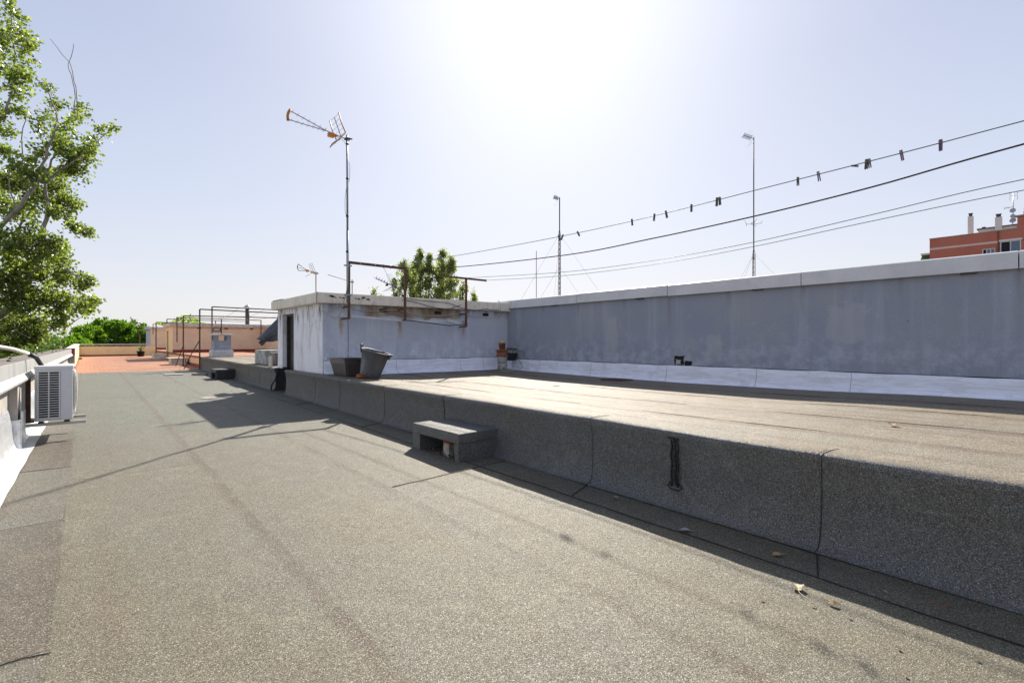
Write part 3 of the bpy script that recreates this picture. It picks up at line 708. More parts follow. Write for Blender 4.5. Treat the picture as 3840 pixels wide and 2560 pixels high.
# end post
EP = thing('painted_post', 'red and grey painted parapet end post before the cream wall', 'post', (-.45, 24.2, .2))
b = MB(); b.box((-.74, 23.98, .9), (-.30, 24.16, 1.17)); b.build('red_cap', 'red_paint', EP)
b = MB(); b.box((-.735, 23.985, .1), (-.305, 24.155, .899)); b.build('grey_body', 'concrete', EP)
b = MB(); b.box((-.42, 23.94, .215), (-.29, 23.979, .5)); b.build('foil_base', 'white', EP)

P2 = thing('parapet_wall', 'cream parapet with white cap and red skirting round the terracotta terrace', 'wall', (-.4, 34, .2))
b = MB(); b.box((-.58, 24.17, .0), (-.34, 43.5, 1.08)); b.box((-.58, 43.501, .0), (3.83, 43.74, 1.1)); b.box((3.15, 43.3, .3), (3.83, 43.5, 1.1)); b.build('wall', 'cream', P2)
b = MB()
for y0, y1, za, zb_ in ((24.17, 43.45, 1.08, 1.2),):
    v = [(-.60, y0, za), (-.31, y0, za), (-.31, y1, za+.12), (-.60, y1, za+.12), (-.60, y0, za+.07), (-.31, y0, za+.07), (-.31, y1, zb_+.07), (-.60, y1, zb_+.07)]
    vs = [b.bm.verts.new(p) for p in v]
    for q in ((3,2,1,0),(4,5,6,7),(0,1,5,4),(1,2,6,5),(2,3,7,6),(3,0,4,7)): b.bm.faces.new([vs[i] for i in q])
b.box((-.60, 43.451, 1.2), (3.86, 43.78, 1.27)); b.build('cap', 'white', P2)
b = MB(); b.box((-.339, 24.2, .2), (-.325, 43.48, .37)); b.face([(-.324, 24.2, .25), (-.324, 43.48, .44), (-.324, 43.48, .50), (-.324, 24.2, .31)]); b.box((-.32, 43.48, .3), (3.15, 43.499, .53)); b.build('skirting', 'red_paint', P2)
b = MB(); b.box((.9, 43.485, 1.13), (1.15, 43.499, 1.18)); b.build('scupper', 'rust', P2)
b = MB(); b.box((-.62, 43.0, .9), (-.3399, 43.4999, 1.19)); b.build('wall_end', 'cream', P2)

# ============================================================ AIR CONDITIONER
AC = thing('air_conditioner', 'white outdoor air conditioning unit with louvred end on wall brackets', 'air conditioner', (-.34, 9.1, .34))
x0, x1, ya, yb, z0, z1 = -.50, -.13, 8.80, 9.62, .365, 1.085
b = MB(); b.box((x0, ya, z0), (x1, yb, z1-.03), bevel=.012); b.build('cabinet', 'acwhite', AC)
b = MB(); b.box((x0-.006, ya-.006, z1-.045), (x1+.006, yb+.006, z1), bevel=.01); b.build('top_cover', 'acwhite', AC)
lx0, lx1 = x0+.035, x1-.135
b = MB(); b.box((lx0, ya-.004, z0+.045), (lx1, ya-.002, z1-.075)); b.build('dark_coil', 'acdark', AC)
b = MB(); nsl = 19
for k in range(nsl+1):
    z = z0+.045+k*(z1-z0-.12)/nsl
    b.box((lx0-.008, ya-.016, z-.0042), (lx1+.008, ya-.0045, z+.0042))
for x in (lx0-.008, (lx0+lx1)/2-.006, lx1-.003): b.box((x, ya-.0175, z0+.040), (x+.012, ya-.0044, z1-.068))
b.build('louvre_grille', 'acside', AC)
b = MB(); b.box((lx1+.012, ya-.006, z0+.02), (x1-.01, ya-.001, z1-.06), bevel=.002); b.build('service_panel', 'acside', AC)
b = MB()
for k in range(34):
    z = z0+.06+k*.0178
    bul = .035*math.sin(math.pi*(k+.5)/34)**.35
    b.tube([(x1+.002, ya+.07, z), (x1+bul, ya+.09, z), (x1+bul, yb-.20, z), (x1+.002, yb-.18, z)], .0042, 0, 5)
for y in (ya+.09, ya+.25, ya+.41, ya+.58):
    b.tube([(x1+.002, y, z0+.055), (x1+.033, y, z0+.10), (x1+.037, y, (z0+z1)/2), (x1+.033, y, z1-.12), (x1+.002, y, z1-.075)], .004, 0, 5)
b.build('fan_guard', 'acwhite', AC)
b = MB(); b.lathe([(.25, 0), (.25, .004)], (x1+.003, ya+.33, (z0+z1)/2), 0, 28, Matrix.Rotation(math.pi/2, 3, 'Y')); b.build('fan_opening', 'acdark', AC)
for y in (8.86, 9.52):
    b = MB(); xa = px(y)-.03
    b.box((xa, y-.02, .30), (.0, y+.02, .338)); b.box((xa-.0, y-.02, .339), (xa+.035, y+.02, .90)); b.build('bracket', 'arm', AC)
    for x in (-.44, -.19):
        b = MB(); b.lathe([(.034, .338), (.034, .35), (.022, .355), (.03, .364)], (x, y, 0), 0, 10); b.tube([(x, y, .355), (x, y, .385)], .008); b.build('rubber_foot', 'black', AC)
b = MB(); b.box((px(8.9)-.02, 8.93, .34), (px(8.9)+.05, 8.96, .93)); b.box((px(8.9)-.02, 8.961, .34), (-.51, 8.98, .365)); b.build('rusty_rail', 'rust', AC)

# ============================================================ VENT STEPS
def vent_box(label, y0, y1, mat, h, xw=.56, inside=False, rough_=.008, opening=True):
    zf = fz(y0); xf = 3.70-xw; T = thing('roof_step', label, 'step', (xf, y0, zf), 'concrete steps against the raised roof')
    b = MB(); zt_ = zf+h; t = .095
    if opening:
        # C shaped shell, opening towards -X, made of closed slabs that butt
        b.box((xf, y0, zt_-.12), (3.74, y1, zt_), bevel=.014)
        b.box((xf+.004, y0+.003, zf-.01), (3.73, y0+.10, zt_-.121)); b.box((xf+.004, y1-.17, zf-.01), (3.73, y1-.003, zt_-.121))
    else:
        b.box((xf, y0, zf-.01), (3.74, y1, zt_), bevel=.014)
        b.box((xf-.0, y0+.1, zf+.01), (xf+.002, y1-.1, zt_-.14))
    for v in b.bm.verts:
        v.co.x += rnd.uniform(-rough_, rough_)*.5; v.co.z += rnd.uniform(-rough_, rough_)*.3
    b.build('shell', mat, T)
    b = MB(); b.box((3.60, y0+.11, zf), (3.63, y1-.18, zt_-.125)); b.build('cavity_back', 'void', T)
    return T
V1 = vent_box('near membrane covered step with open front full of leaf litter', 4.5, 5.52, 'upstand', .325)
b = MB(); b.box((3.20, 4.78, .045), (3.36, 4.90, .20), bevel=.004); b.build('support_block', 'concrete', V1)
b = MB(); b.box((3.20, 4.78, .201), (3.34, 4.90, .225)); b.build('brick_piece', 'brick', V1)
b = MB()
for k in range(170):
    c = Vector((rnd.uniform(3.16, 3.55), rnd.uniform(4.64, 5.25), fz(5)+rnd.uniform(.005, .06)*rnd.random()+.006)); a = rnd.uniform(.008, .022); q = Quaternion((rnd.random()-.5, rnd.random()-.5, rnd.random()-.5, rnd.random()-.5)).normalized()
    pts = [c+q @ Vector(p)*a for p in ((-1, -.5, 0), (0, -.8, .3), (1, 0, 0), (0, .8, .3), (-.8, .5, 0))]; b.face(pts)
o = b.build('leaf_litter', 'debris', None, False); tag(o, 'brown leaf litter gathered inside the near open step', 'leaf litter'); o['kind'] = 'stuff'
V2 = vent_box('small dark step below the grey roof edge before the doorway', 18.0, 18.95, 'dark_memb', .33)
V3 = vent_box('cream concrete step against the terracotta roof edge', 28.4, 29.3, 'white_old', .34, .62, opening=False)
V4 = vent_box('farthest cream step with the light string pole on it', 36.5, 37.4, 'white_old', .33, .62, opening=False)
b = MB(); b.box((2.98, 28.3, .605), (3.5, 29.35, .635)); b.build('top_slab', 'white_old', V3)
b = MB(); b.tube([(3.146, 4.62, .17), (3.144, 4.6, .12), (3.146, 4.585, .05)], .004, 0, 4); b.tube([(3.144, 4.62, .17), (3.146, 4.65, .19)], .004, 0, 4); b.build('crack', 'tar', V1)

# pipe cover on the upstand
PC = thing('pipe_cover', 'vertical half round pipe cover tarred onto the grey upstand', 'pipe', (3.7, 2.16, .2))
b = MB(); b.grid([[(3.706-.042*math.sin(math.pi*j/8), 2.138+.044*j/8, z) for j in range(9)] for z in (.215, .3, .45, .595)]); b.build('half_pipe', 'dark_memb', PC)
b = MB()
for yy in (2.132, 2.188): b.tube([(3.682+.004*sn(z*20, yy), yy+.006*sn(z*25, 1), z) for z in [.2+.03*k for k in range(14)]], .008, 0, 5)
b.tube([(3.665, 2.11, .6), (3.655, 2.16, .607), (3.665, 2.21, .6)], .007, 0, 5)
b.tube([(3.682, 2.12, .23), (3.678, 2.09, .2), (3.675, 2.12, .178), (3.675, 2.19, .178), (3.678, 2.22, .2), (3.682, 2.2, .235)], .006, 0, 5)
b.build('tar_edge', 'tar', PC)

# ============================================================ BUCKET, PLANTER, BRICKS
PL = thing('rectangular_planter', 'empty anthracite plastic planter on the raised roof edge beside the hut', 'planter', (4.2, 9.95, .70))
b = MB(); cx, cy, z = 4.20, 9.94, .70
def rect(hx, hy, zz): return [(cx-hx, cy-hy, zz), (cx+hx, cy-hy, zz), (cx+hx, cy+hy, zz), (cx-hx, cy+hy, zz)]
def loft(b, rings):
    vs = [[b.bm.verts.new(p) for p in r] for r in rings]
    for a_, c_ in zip(vs[:-1], vs[1:]):
        k = len(a_)
        for i in range(k): b.bm.faces.new((a_[i], a_[(i+1) % k], c_[(i+1) % k], c_[i]))
    b.bm.faces.new(vs[0][::-1]); b.bm.faces.new(vs[-1])
loft(b, [rect(.235, .36, z+.002), rect(.285, .41, z+.255), rect(.30, .425, z+.257), rect(.305, .43, z+.34), rect(.285, .41, z+.34), rect(.27, .395, z+.2), rect(.23, .35, z+.02)])
es = [e for e in b.bm.edges if abs(e.verts[0].co.z-e.verts[1].co.z) > .05]
bmesh.ops.bevel(b.bm, geom=es, offset=.03, segments=3, affect='EDGES')
b.build('body', 'anthra', PL)
b = MB(); loft(b, [rect(.305, .43, z+.335), rect(.335, .46, z+.337), rect(.335, .46, z+.357), rect(.29, .415, z+.357), rect(.288, .413, z+.335)])
b.build('rim', 'anthra', PL)

BK = thing('plastic_tub', 'big grey plastic tub tilted on a brick at the roof edge', 'tub', (4.25, 9.2, .70))
tilt = Quaternion(Vector((.6583, .7527, 0)), R(15)).to_matrix()
bc = Vector((4.24, 9.14, .735)); 
b = MB(); b.lathe([(.195, 0), (.20, .02), (.235, .24), (.265, .46), (.275, .465), (.275, .50), (.262, .50), (.255, .46), (.225, .24), (.19, .03)], bc, 0, 36, tilt); b.build('body', 'grey_plastic', BK)
b = MB(); rim = [bc+tilt @ Vector((.282*math.cos(a), .282*math.sin(a), .49)) for a in [2*math.pi*k/40 for k in range(41)]]
b.tube(rim, .014, 0, 6, False); b.build('rim', 'grey_plastic', BK)
for sgn in (-1, 1):
    dirv = Vector((.7527, -.6583, 0))*sgn; side = Vector((.6583, .7527, 0))
    b = MB(); base = dirv*.275
    up_ = .56 if sgn < 0 else .5
    pts = [base+side*.055+Vector((0, 0, .44)), base+dirv*.04+side*.055+Vector((0, 0, up_)), base+dirv*.04-side*.055+Vector((0, 0, up_)), base-side*.055+Vector((0, 0, .44))]
    b.tube([bc+tilt @ p for p in pts], .016, 0, 6)
    b.face([bc+tilt @ p for p in pts])
    b.tube([bc+tilt @ (base+side*.0+Vector((0, 0, .40))), bc+tilt @ (base+dirv*.03+Vector((0, 0, up_-.02)))], .02, 0, 6)
    b.build('handle', 'grey_plastic', BK)
for a in (3.5, 4.0, 4.5):
    p = bc+tilt @ Vector((.208*math.cos(a), .208*math.sin(a), .045)); b = MB(); b.lathe([(.012, -.004), (.012, .004)], p, 0, 8, (tilt @ Matrix.Rotation(a, 3, 'Z') @ Matrix.Rotation(math.pi/2, 3, 'Y'))); b.build('drain_hole', 'void', BK)
b = MB(); b.box((4.05, 9.10, .703), (4.30, 9.40, .765), bevel=.004, rot=Matrix.Rotation(R(-35), 3, 'Z')); o = b.build('brick', 'brick'); tag(o, 'orange terracotta brick under the tilted tub', 'brick')

# ============================================================ RAISED ROOF CLUTTER BEYOND THE HUT
CH = thing('chimney', 'short square chimney with grey body white base and flat slab cap', 'chimney', (4.4, 24.2, .75))
b = MB(); cx, cy = 4.40, 24.10; loft(b, [rect(.40, .36, .74), rect(.40, .36, 1.0), rect(.37, .33, 1.06)]); b.build('white_base', 'white', CH)
b = MB()
b.box((cx-.32, cy-.28, 1.061), (cx+.32, cy+.28, 1.46))
for sx in (-1, 1):
    for sy in (-1, 1):
        x_ = cx+sx*.32; y_ = cy+sy*.28; b.box((min(x_, x_-sx*.17), min(y_, y_-sy*.1), 1.461), (max(x_, x_-sx*.17), max(y_, y_-sy*.1), 1.67))
b.build('body', 'wall', CH)
b = MB(); b.box((cx-.43, cy-.38, 1.671), (cx+.43, cy+.38, 1.70)); b.box((cx-.38, cy-.33, 1.701), (cx+.36, cy+.33, 1.75), bevel=.02); b.build('cap', 'white_old', CH)

o = MB(); o.box((4.02, 15.75, .725), (4.52, 16.95, 1.15), bevel=.015); o.box((4.07, 15.80, 1.151), (4.47, 16.9, 1.153)); o = o.build('cement_block', 'fibrecement'); tag(o, 'stained white fibre cement block on the raised roof behind the hut', 'block')
BN = thing('plastic_bin', 'dark grey plastic bin between the cement block and the hut', 'bin', (4.25, 15.25, .72))
b = MB(); cx, cy = 4.26, 15.28; loft(b, [rect(.13, .2, .722), rect(.17, .25, 1.08), rect(.15, .23, 1.08), rect(.12, .19, .76)]); b.build('body', 'grey_plastic', BN)
b = MB(); loft(b, [rect(.17, .25, 1.06), rect(.195, .275, 1.062), rect(.195, .275, 1.085), rect(.16, .24, 1.085)]); b.build('rim', 'grey_plastic', BN)
o = MB(); o.box((3.72, 14.0, .71), (3.75, 14.28, 1.02), rot=Matrix.Rotation(R(-8), 3, 'X')); o = o.build('beige_board', 'arm'); tag(o, 'small beige board leaning at the back corner of the near hut', 'board')
# grey fabric hanging behind the hut
b = MB(); rows = []
top = [(3.98, 14.7, 2.08), (4.15, 14.72, 2.12), (4.35, 14.75, 2.1), (4.6, 14.8, 2.05)]
n_h = 13; n_w = 16
for i in range(n_h):
    t = i/(n_h-1); rr = []
    for j in range(n_w):
        u = j/(n_w-1)
        xl = 4.12-.56*t**1.1; xr = 4.75-.55*t**1.5
        x = xl+(xr-xl)*u; z = 2.10-.62*t-.10*t*math.sin(math.pi*(1-u))+.05*u
        y = 14.62+.06*math.sin(u*17+t*3)*(.4+t)+.05*math.sin(t*6+u*4)-.18*math.sin(math.pi*u)
        rr.append((x, y, z))
    rows.append(rr)
b.grid(rows); b.grid([[ (x, y+.22+.04*math.sin(x*9), z) for x, y, z in r] for r in rows])
b.grid([[rows[i][0], (rows[i][0][0], rows[i][0][1]+.22+.04*math.sin(rows[i][0][0]*9), rows[i][0][2])] for i in range(n_h)])
b.grid([rows[-1], [(x, y+.22+.04*math.sin(x*9), z) for x, y, z in rows[-1]]])
TP = thing('folded_parasol', 'bundled charcoal fabric parasol tied up behind the near hut', 'parasol', (4.2, 14.8, .72))
b.build('canopy', 'fabric', TP)
b = MB(); b.tube([(3.60, 14.7, 1.40), (3.66, 14.72, 1.36), (3.74, 14.74, 1.44), (3.8, 14.75, 1.52)], [.03, .07, .06, .03], 0, 8); b.build('tied_end', 'fabric', TP)
b = MB(); b.tube([(4.4, 14.76, .73), (4.42, 14.76, 2.1)], .02, 0, 8); b.build('pole', 'galv', TP)
b = MB(); b.tube([(4.02, 14.6, 2.06), (4.08, 14.5, 2.25), (4.12, 14.4, 2.45)], .006, 0, 5); b.build('green_tie', 'green_line', TP)

# ============================================================ CORNER POTS
CP = thing('stacked_clay_pots', 'stack of clay pots on a dotted white pot in the roof corner', 'pots', (8.35, 10.2, .66))
cx_, cy_ = 8.22, 10.10; zb = .665
b = MB(); b.lathe([(.10, zb), (.12, zb+.03), (.125, zb+.17), (.12, zb+.18)], (cx_, cy_, 0), 0, 20); b.build('base_pot', 'stone_g', CP)
b = MB(); b.lathe([(.10, zb+.181), (.115, zb+.2), (.13, zb+.34), (.125, zb+.35)], (cx_, cy_, 0), 0, 20); b.build('middle_pot', 'concrete', CP)
b = MB(); b.lathe([(.13, zb+.351), (.15, zb+.36), (.15, zb+.385), (.135, zb+.39), (.145, zb+.50), (.165, zb+.505), (.165, zb+.535), (.10, zb+.536)], (cx_, cy_, 0), 0, 22); b.build('wide_pot', 'clay', CP)
b = MB(); b.lathe([(.07, zb+.537), (.085, zb+.67), (.092, zb+.671), (.092, zb+.70), (.06, zb+.701)], (cx_, cy_, 0), 0, 20); b.build('top_pot', 'clay', CP)
b = MB()
b.lathe([(.05, zb+.702), (.075, zb+.72), (.07, zb+.75), (.045, zb+.775), (.015, zb+.79)], (cx_, cy_, 0), 0, 14)
for v in b.bm.verts: v.co += Vector((rnd.gauss(0, .012), rnd.gauss(0, .012), rnd.gauss(0, .008)))
b.build('dried_plant', 'leaf_pale', CP)
BP = thing('hanging_black_pot', 'square black pot with grey plant hanging on wire at the roof corner', 'pot', (8.72, 9.9, 1.0))
b = MB(); cx, cy = 8.66, 9.96; loft(b, [rect(.10, .10, .90), rect(.115, .115, 1.02), rect(.13, .13, 1.021), rect(.13, .13, 1.10), rect(.11, .11, 1.10)]); b.build('body', 'black', BP)
b = MB(); b.box((8.56, 9.83, 1.101), (8.76, 10.03, 1.19), bevel=.02); b.build('plant_mass', 'stone_g', BP)
b = MB(); b.box((8.55, 9.81, 1.191), (8.77, 10.04, 1.235), bevel=.015, rot=Matrix.Rotation(R(5), 3, 'Y')); b.build('bark_piece', 'wood', BP)
b = MB(); b.tube([(8.66, 9.87, .9), (8.665, 9.86, .70)], .006, 0, 5); b.tube([(8.76, 9.8, .95), (8.79, 9.7, .85), (8.78, 9.60, .72), (8.70, 9.62, .69), (8.68, 9.7, .73), (8.72, 9.8, .75)], .005, 0, 5)
b.tube([(8.8, 9.85, 1.15), (8.83, 9.7, 1.18), (8.84, 9.6, 1.1), (8.84, 9.62, .95)], .004, 0, 5); b.build('wire_hanger', 'darkmetal', BP)
b = MB(); 
for k in range(9):
    x_ = 8.0+rnd.random()*.42; y_ = 9.56+rnd.random()*.10; b.box((x_, y_, deck_z(x_, y_)+.004), (x_+rnd.uniform(.04, .12), y_+.03, deck_z(x_, y_)+.02), rot=Matrix.Rotation(rnd.uniform(-.5, .5), 3, 'Z'))
o = b.build('yellow_scraps', 'leaf_pale'); tag(o, 'yellowish sponge scraps at the foot of the clay pots', 'scraps')
# drain grate
GR = thing('drain_grate', 'rusty square drain grate in the raised roof by the wall', 'grate', (8.3, 6.4, .62))
b = MB(); zg = .618; 
b.box((8.05, 5.95, zg-.02), (8.50, 6.40, zg)); b.build('sump', 'void', GR)
b = MB(); 
for a_, c_ in (((8.03, 5.93), (8.52, 5.96)), ((8.03, 6.39), (8.52, 6.42)), ((8.03, 5.961), (8.06, 6.389)), ((8.49, 5.961), (8.52, 6.389))): b.box((*a_, zg), (*c_, zg+.014))
for k in range(9): b.box((8.061, 5.99+k*.045, zg+.001), (8.489, 6.006+k*.045, zg+.012))
b.build('bars', 'rust', GR)

# the long side of the near hut is not quite square to the boundary wall
def skew(x): return .03-.078*(x-3.87)
def skew_mesh(o, keep_view=False, clip=None):
    for v in o.data.vertices:
        x, y = v.co.x, v.co.y
        if clip and y > clip: continue
        if keep_view:
            y2 = y+skew(x); k = y2/y; v.co.x = x*k; v.co.y = y2; v.co.z = CAMZ+(v.co.z-CAMZ)*k
        else: v.co.y = y+skew(x)
bpy.context.view_layer.update()
for o in H1.children:
    for q in (o, *o.children): skew_mesh(q, clip=12.0)
for o in CP.children: skew_mesh(o)
SKEW_FROM = set(o.name for o in bpy.data.objects)
# ============================================================ CLOTHES LINE FRAMES ON THE NEAR HUT
FA = thing('clothes_rack', 'rusty clothesline frame with two posts bolted to the near hut wall', 'clothes rack', (4.95, 10.3, 1.9), 'clothesline frames')
for x in (4.30, 5.66):
    b = MB(); b.sq((x, 10.3, 1.90), (x, 10.3, 3.125), .045); b.sq((x, 10.30, 1.915), (x, 10.645, 1.915), .035); b.sq((x, 10.30, 2.17), (x, 10.645, 2.17), .035); b.build('post', 'rust', FA)
b = MB(); b.box((4.28, 10.275, 3.10), (5.70, 10.325, 3.155)); b.build('crossbar', 'rust', FA)
for x in (4.55, 4.9):
    b = MB(); b.lathe([(.012, -.001), (.012, .001)], (x, 10.272, 3.128), 0, 10, Matrix.Rotation(math.pi/2, 3, 'X')); b.build('bolt_hole', 'white', FA)
FB = thing('clothes_rack', 'rusty T shaped clothesline post bolted to the near hut wall', 'clothes rack', (7.46, 10.35, 1.8), 'clothesline frames')
b = MB(); b.sq((7.46, 10.35, 1.79), (7.46, 10.35, 3.03), .045); b.sq((7.46, 10.35, 1.80), (7.46, 10.645, 1.80), .035); b.sq((7.46, 10.35, 2.13), (7.46, 10.645, 2.13), .035); b.build('post', 'rust', FB)
b = MB(); b.box((6.83, 10.325, 3.03), (8.12, 10.375, 3.075)); b.build('crossbar', 'rust', FB)
for x in (7.08, 7.46, 8.10):
    b = MB(); b.tube([(x, 10.31, 3.05), (x+.01, 10.33, 3.085), (x+.02, 10.38, 3.05), (x+.01, 10.33, 3.02), (x, 10.31, 3.05)], .008, 0, 5); b.build('line_knot', 'green_line' if x > 7.2 else 'wood', FB)
for x in (5.10, 5.28, 5.5, 5.54):
    b = MB(); b.tube([(x, 10.26, 3.12), (x+.01, 10.30, 3.165), (x+.02, 10.34, 3.12), (x+.01, 10.30, 3.09), (x, 10.26, 3.12)], .009, 0, 5); b.build('line_knot', 'green_line' if x == 5.28 else 'wood', FA)
b = MB(); b.tube([(5.1, 10.27, 3.1), (5.2, 10.26, 2.9), (5.36, 10.27, 2.6)], .004, 0, 4); b.tube([(5.52, 10.27, 3.1), (5.6, 10.25, 3.0), (5.6, 10.25, 2.86), (5.52, 10.25, 2.78)], .005, 0, 4); b.build('loose_string', 'wood', FA)
# white battens along the wall
bt = MB(); bt.box((4.20, 10.40, 1.965), (5.66, 10.44, 2.005), rot=Matrix.Rotation(R(3.2), 3, 'Y'), piv=(4.2, 10.4, 2.0)); bt.box((5.66, 10.40, 1.885), (6.72, 10.44, 1.925), rot=Matrix.Rotation(R(-.5), 3, 'Y'), piv=(5.66, 10.4, 1.9)); o = bt.build('white_batten', 'white'); tag(o, 'long white batten resting on the arms of the two post frame', 'batten')
bt = MB(); bt.box((6.96, 10.42, 1.87), (7.5, 10.46, 1.925), rot=Matrix.Rotation(R(12), 3, 'Y')); o = bt.build('white_batten', 'white'); tag(o, 'short white batten tilted beside the T post', 'batten')
bt = MB(); bt.tube([(5.66, 10.38, 1.93), (6.2, 10.38, 1.88), (6.96, 10.38, 1.815), (7.52, 10.36, 1.87)], .012, 0, 6); o = bt.build('steel_rod', 'darkmetal'); tag(o, 'thin bent steel rod hung between the frames below the slab', 'rod')

# cables on the hut wall
def cable(name, pts, r, m, label, cat='cable', n_=5):
    # smooth catmull-rom
    P_ = [Vector(p) for p in pts]; out = []
    for i in range(len(P_)-1):
        p0 = P_[max(i-1, 0)]; p1 = P_[i]; p2 = P_[i+1]; p3 = P_[min(i+2, len(P_)-1)]
        for k in range(6):
            t = k/6; out.append(.5*((2*p1)+(p2-p0)*t+(2*p0-5*p1+4*p2-p3)*t*t+(3*p1-p0-3*p2+p3)*t**3))
    out.append(P_[-1]); b = MB(); b.tube(out, r, 0, n_); o = b.build(name, m); return tag(o, label, cat)
cable('cable', [(4.24, 10.25, 3.3), (4.22, 10.2, 2.6), (4.24, 10.42, 2.3), (4.20, 10.5, 2.05), (4.13, 10.55, 1.94), (3.95, 10.5, 1.96), (3.86, 10.45, 2.05), (3.78, 10.5, 2.16)], .009, 'ivory', 'ivory cable looping down from the tall mast at the hut corner')
cable('cable', [(3.80, 10.56, 2.13), (3.84, 10.58, 2.05), (3.95, 10.6, 2.06), (4.1, 10.6, 2.13), (4.3, 10.6, 2.2), (4.7, 10.62, 2.12), (5.2, 10.62, 2.13), (5.6, 10.62, 2.17), (6.2, 10.62, 2.07), (6.8, 10.62, 2.07), (7.4, 10.62, 2.13), (8.1, 10.6, 2.09), (8.62, 10.55, 2.10), (8.7, 10.45, 2.22), (8.68, 10.42, 2.45), (8.62, 10.45, 2.56)], .008, 'ivory', 'ivory cable sagging along the hut wall under the roof slab')
cable('cable', [(5.70, 10.50, 2.40), (5.9, 10.5, 2.39), (6.1, 10.5, 2.36), (6.5, 10.5, 2.28), (6.95, 10.5, 2.24), (7.2, 10.5, 2.30), (7.4, 10.5, 2.37)], .008, 'black', 'black cable drooping across the middle of the slab edge')
cable('cable', [(5.72, 10.51, 2.47), (6.3, 10.51, 2.42), (7.0, 10.51, 2.40), (7.4, 10.51, 2.30), (7.8, 10.51, 2.25), (8.05, 10.51, 2.27), (8.25, 10.51, 2.30), (8.45, 10.51, 2.29), (8.72, 10.5, 2.30)], .008, 'black', 'black cable crossing the slab edge to the wall corner')

for o in list(bpy.data.objects):
    if o.name not in SKEW_FROM and o.type == 'MESH': skew_mesh(o, True)
# lines
def line(label, x, pts, r, m, name='clothesline'):
    return cable(name, [(x, y, z) for y, z in pts], r, m, label, 'clothesline', 6)
line('thin green clothesline carrying the wooden pegs', 5.27, [(10.22, 3.14), (8.2, 3.055), (7.05, 3.01), (4.9, 2.955), (3.4, 2.952), (2.16, 2.985), (.95, 3.02), (.2, 3.05), (-2.0, 3.14)], .0046, 'grey_line')
line('thick dark twisted rope line below the peg line', 5.55, [(10.2, 3.12), (8.15, 2.90), (5.1, 2.735), (3.6, 2.745), (2.3, 2.785), (1.24, 2.85), (.23, 2.955), (-2.0, 3.13)], .0078, 'cable')
line('upper of the two bare green lines', 7.30, [(10.1, 3.03), (6.8, 2.82), (4.77, 2.79), (3.08, 2.845), (1.64, 2.965), (.31, 3.08), (-2.0, 3.16)], .0048, 'green_line')
line('lowest bare green line from the T post end', 7.86, [(10.05, 3.01), (7.38, 2.85), (5.16, 2.82), (3.34, 2.885), (1.78, 3.0), (.34, 3.088), (-2.0, 3.16)], .0048, 'green_line')
# far frame behind the camera which carries the other ends
FC = thing('clothes_rack', 'rusty clothesline frame standing on the raised roof outside the view', 'clothes rack', (6.6, -2, .67), 'clothesline frames')
for x in (5.2, 8.1):
    b = MB(); b.sq((x, -2.03, .67), (x, -2.03, 3.17), .045); b.build('post', 'rust', FC)
b = MB(); b.box((5.1, -2.055, 3.13), (8.2, -2.008, 3.175)); b.build('crossbar', 'rust', FC)

# pegs
def make_peg(mat, spread):
    T = thing('clothes_peg', 'x', 'clothes peg', (0, 0, 0), 'clothes pegs on the line')
    for s_ in (-1, 1):
        b = MB(); a = s_*spread
        v = [(-.006, s_*.001, .028), (.006, s_*.001, .028), (.006, s_*(.006), .028), (-.006, s_*.006, .028)]
        r_ = []
        for z, y0_, th in ((.030, .0015, .008), (.012, .001, .010), (-.012, .0012, .009), (-.056, .001+abs(a), .008)):
            r_.append([(-.007, s_*y0_, z), (.007, s_*y0_, z), (.007, s_*(y0_+th), z), (-.007, s_*(y0_+th), z)])
        loft(b, r_); b.build('peg_half', mat, T)
    b = MB(); b.tube([(-.009, -.009, .004), (.009, -.009, .004), (.009, .009, .004), (-.009, .009, .004), (-.009, -.009, .004)], .002, 0, 4); b.build('spring', 'galv', T)
    return T
pegs = [(4.971, 25, 'wooden peg leaning right in front of the left lattice mast'), (4.900, -22, 'wooden peg just right of the left lattice mast'), (4.599, 35, 'strongly tilted open peg right of the left lattice mast'), (3.689, 8, 'first upright peg in the middle stretch of line'), (3.363, -4, 'second upright peg in the middle stretch of line'), (3.20, 12, 'third peg in the middle stretch leaning slightly left'), (2.874, 0, 'lone straight open peg before the pair'), (2.572, -3, 'left peg of the touching pair left of the tall right mast'), (2.540, 4, 'right peg of the touching pair left of the tall right mast'),
        (1.755, 1, 'upright dark peg between the tall right mast and the small leaning peg'), (1.576, 8, 'small leaning peg left of the sideways peg'), (1.292, 76, 'peg lying sideways along the line'), (1.196, -3, 'left peg of the close pair on the right'), (1.174, 5, 'right peg of the close pair on the right'), (.947, 9, 'greyish violet peg second from the right edge'), (.692, 0, 'faded violet peg nearest the right edge')]
def linez(y):
    pts = [(-2, 3.14), (.2, 3.05), (.95, 3.02), (2.16, 2.985), (3.4, 2.952), (4.9, 2.955), (7.05, 3.01), (8.2, 3.055)]
    for (a, za), (c, zc) in zip(pts[:-1], pts[1:]):
        if a <= y <= c: return za+(zc-za)*(y-a)/(c-a)
pw = make_peg('wood', .0028); pv = make_peg('violetpeg', .0005); used = {'w': 0, 'v': 0}
for y, tl, lab in pegs:
    vio = y < 1.0; src = pv if vio else pw; k = 'v' if vio else 'w'
    if used[k]: t = copy_thing(src, (5.27, y, linez(y)-.006), lab)
    else: t = src; t.location = (5.27, y, linez(y)-.006); t['label'] = lab
    for o in t.children: o.matrix_parent_inverse = Matrix.Identity(4)
    used[k] = 1; t.rotation_euler = (R(-tl), 0, R(rnd.uniform(-25, 25))); s_ = rnd.uniform(.95, 1.1)*(.7 if tl > 70 else 1); t.scale = (s_, s_, s_)

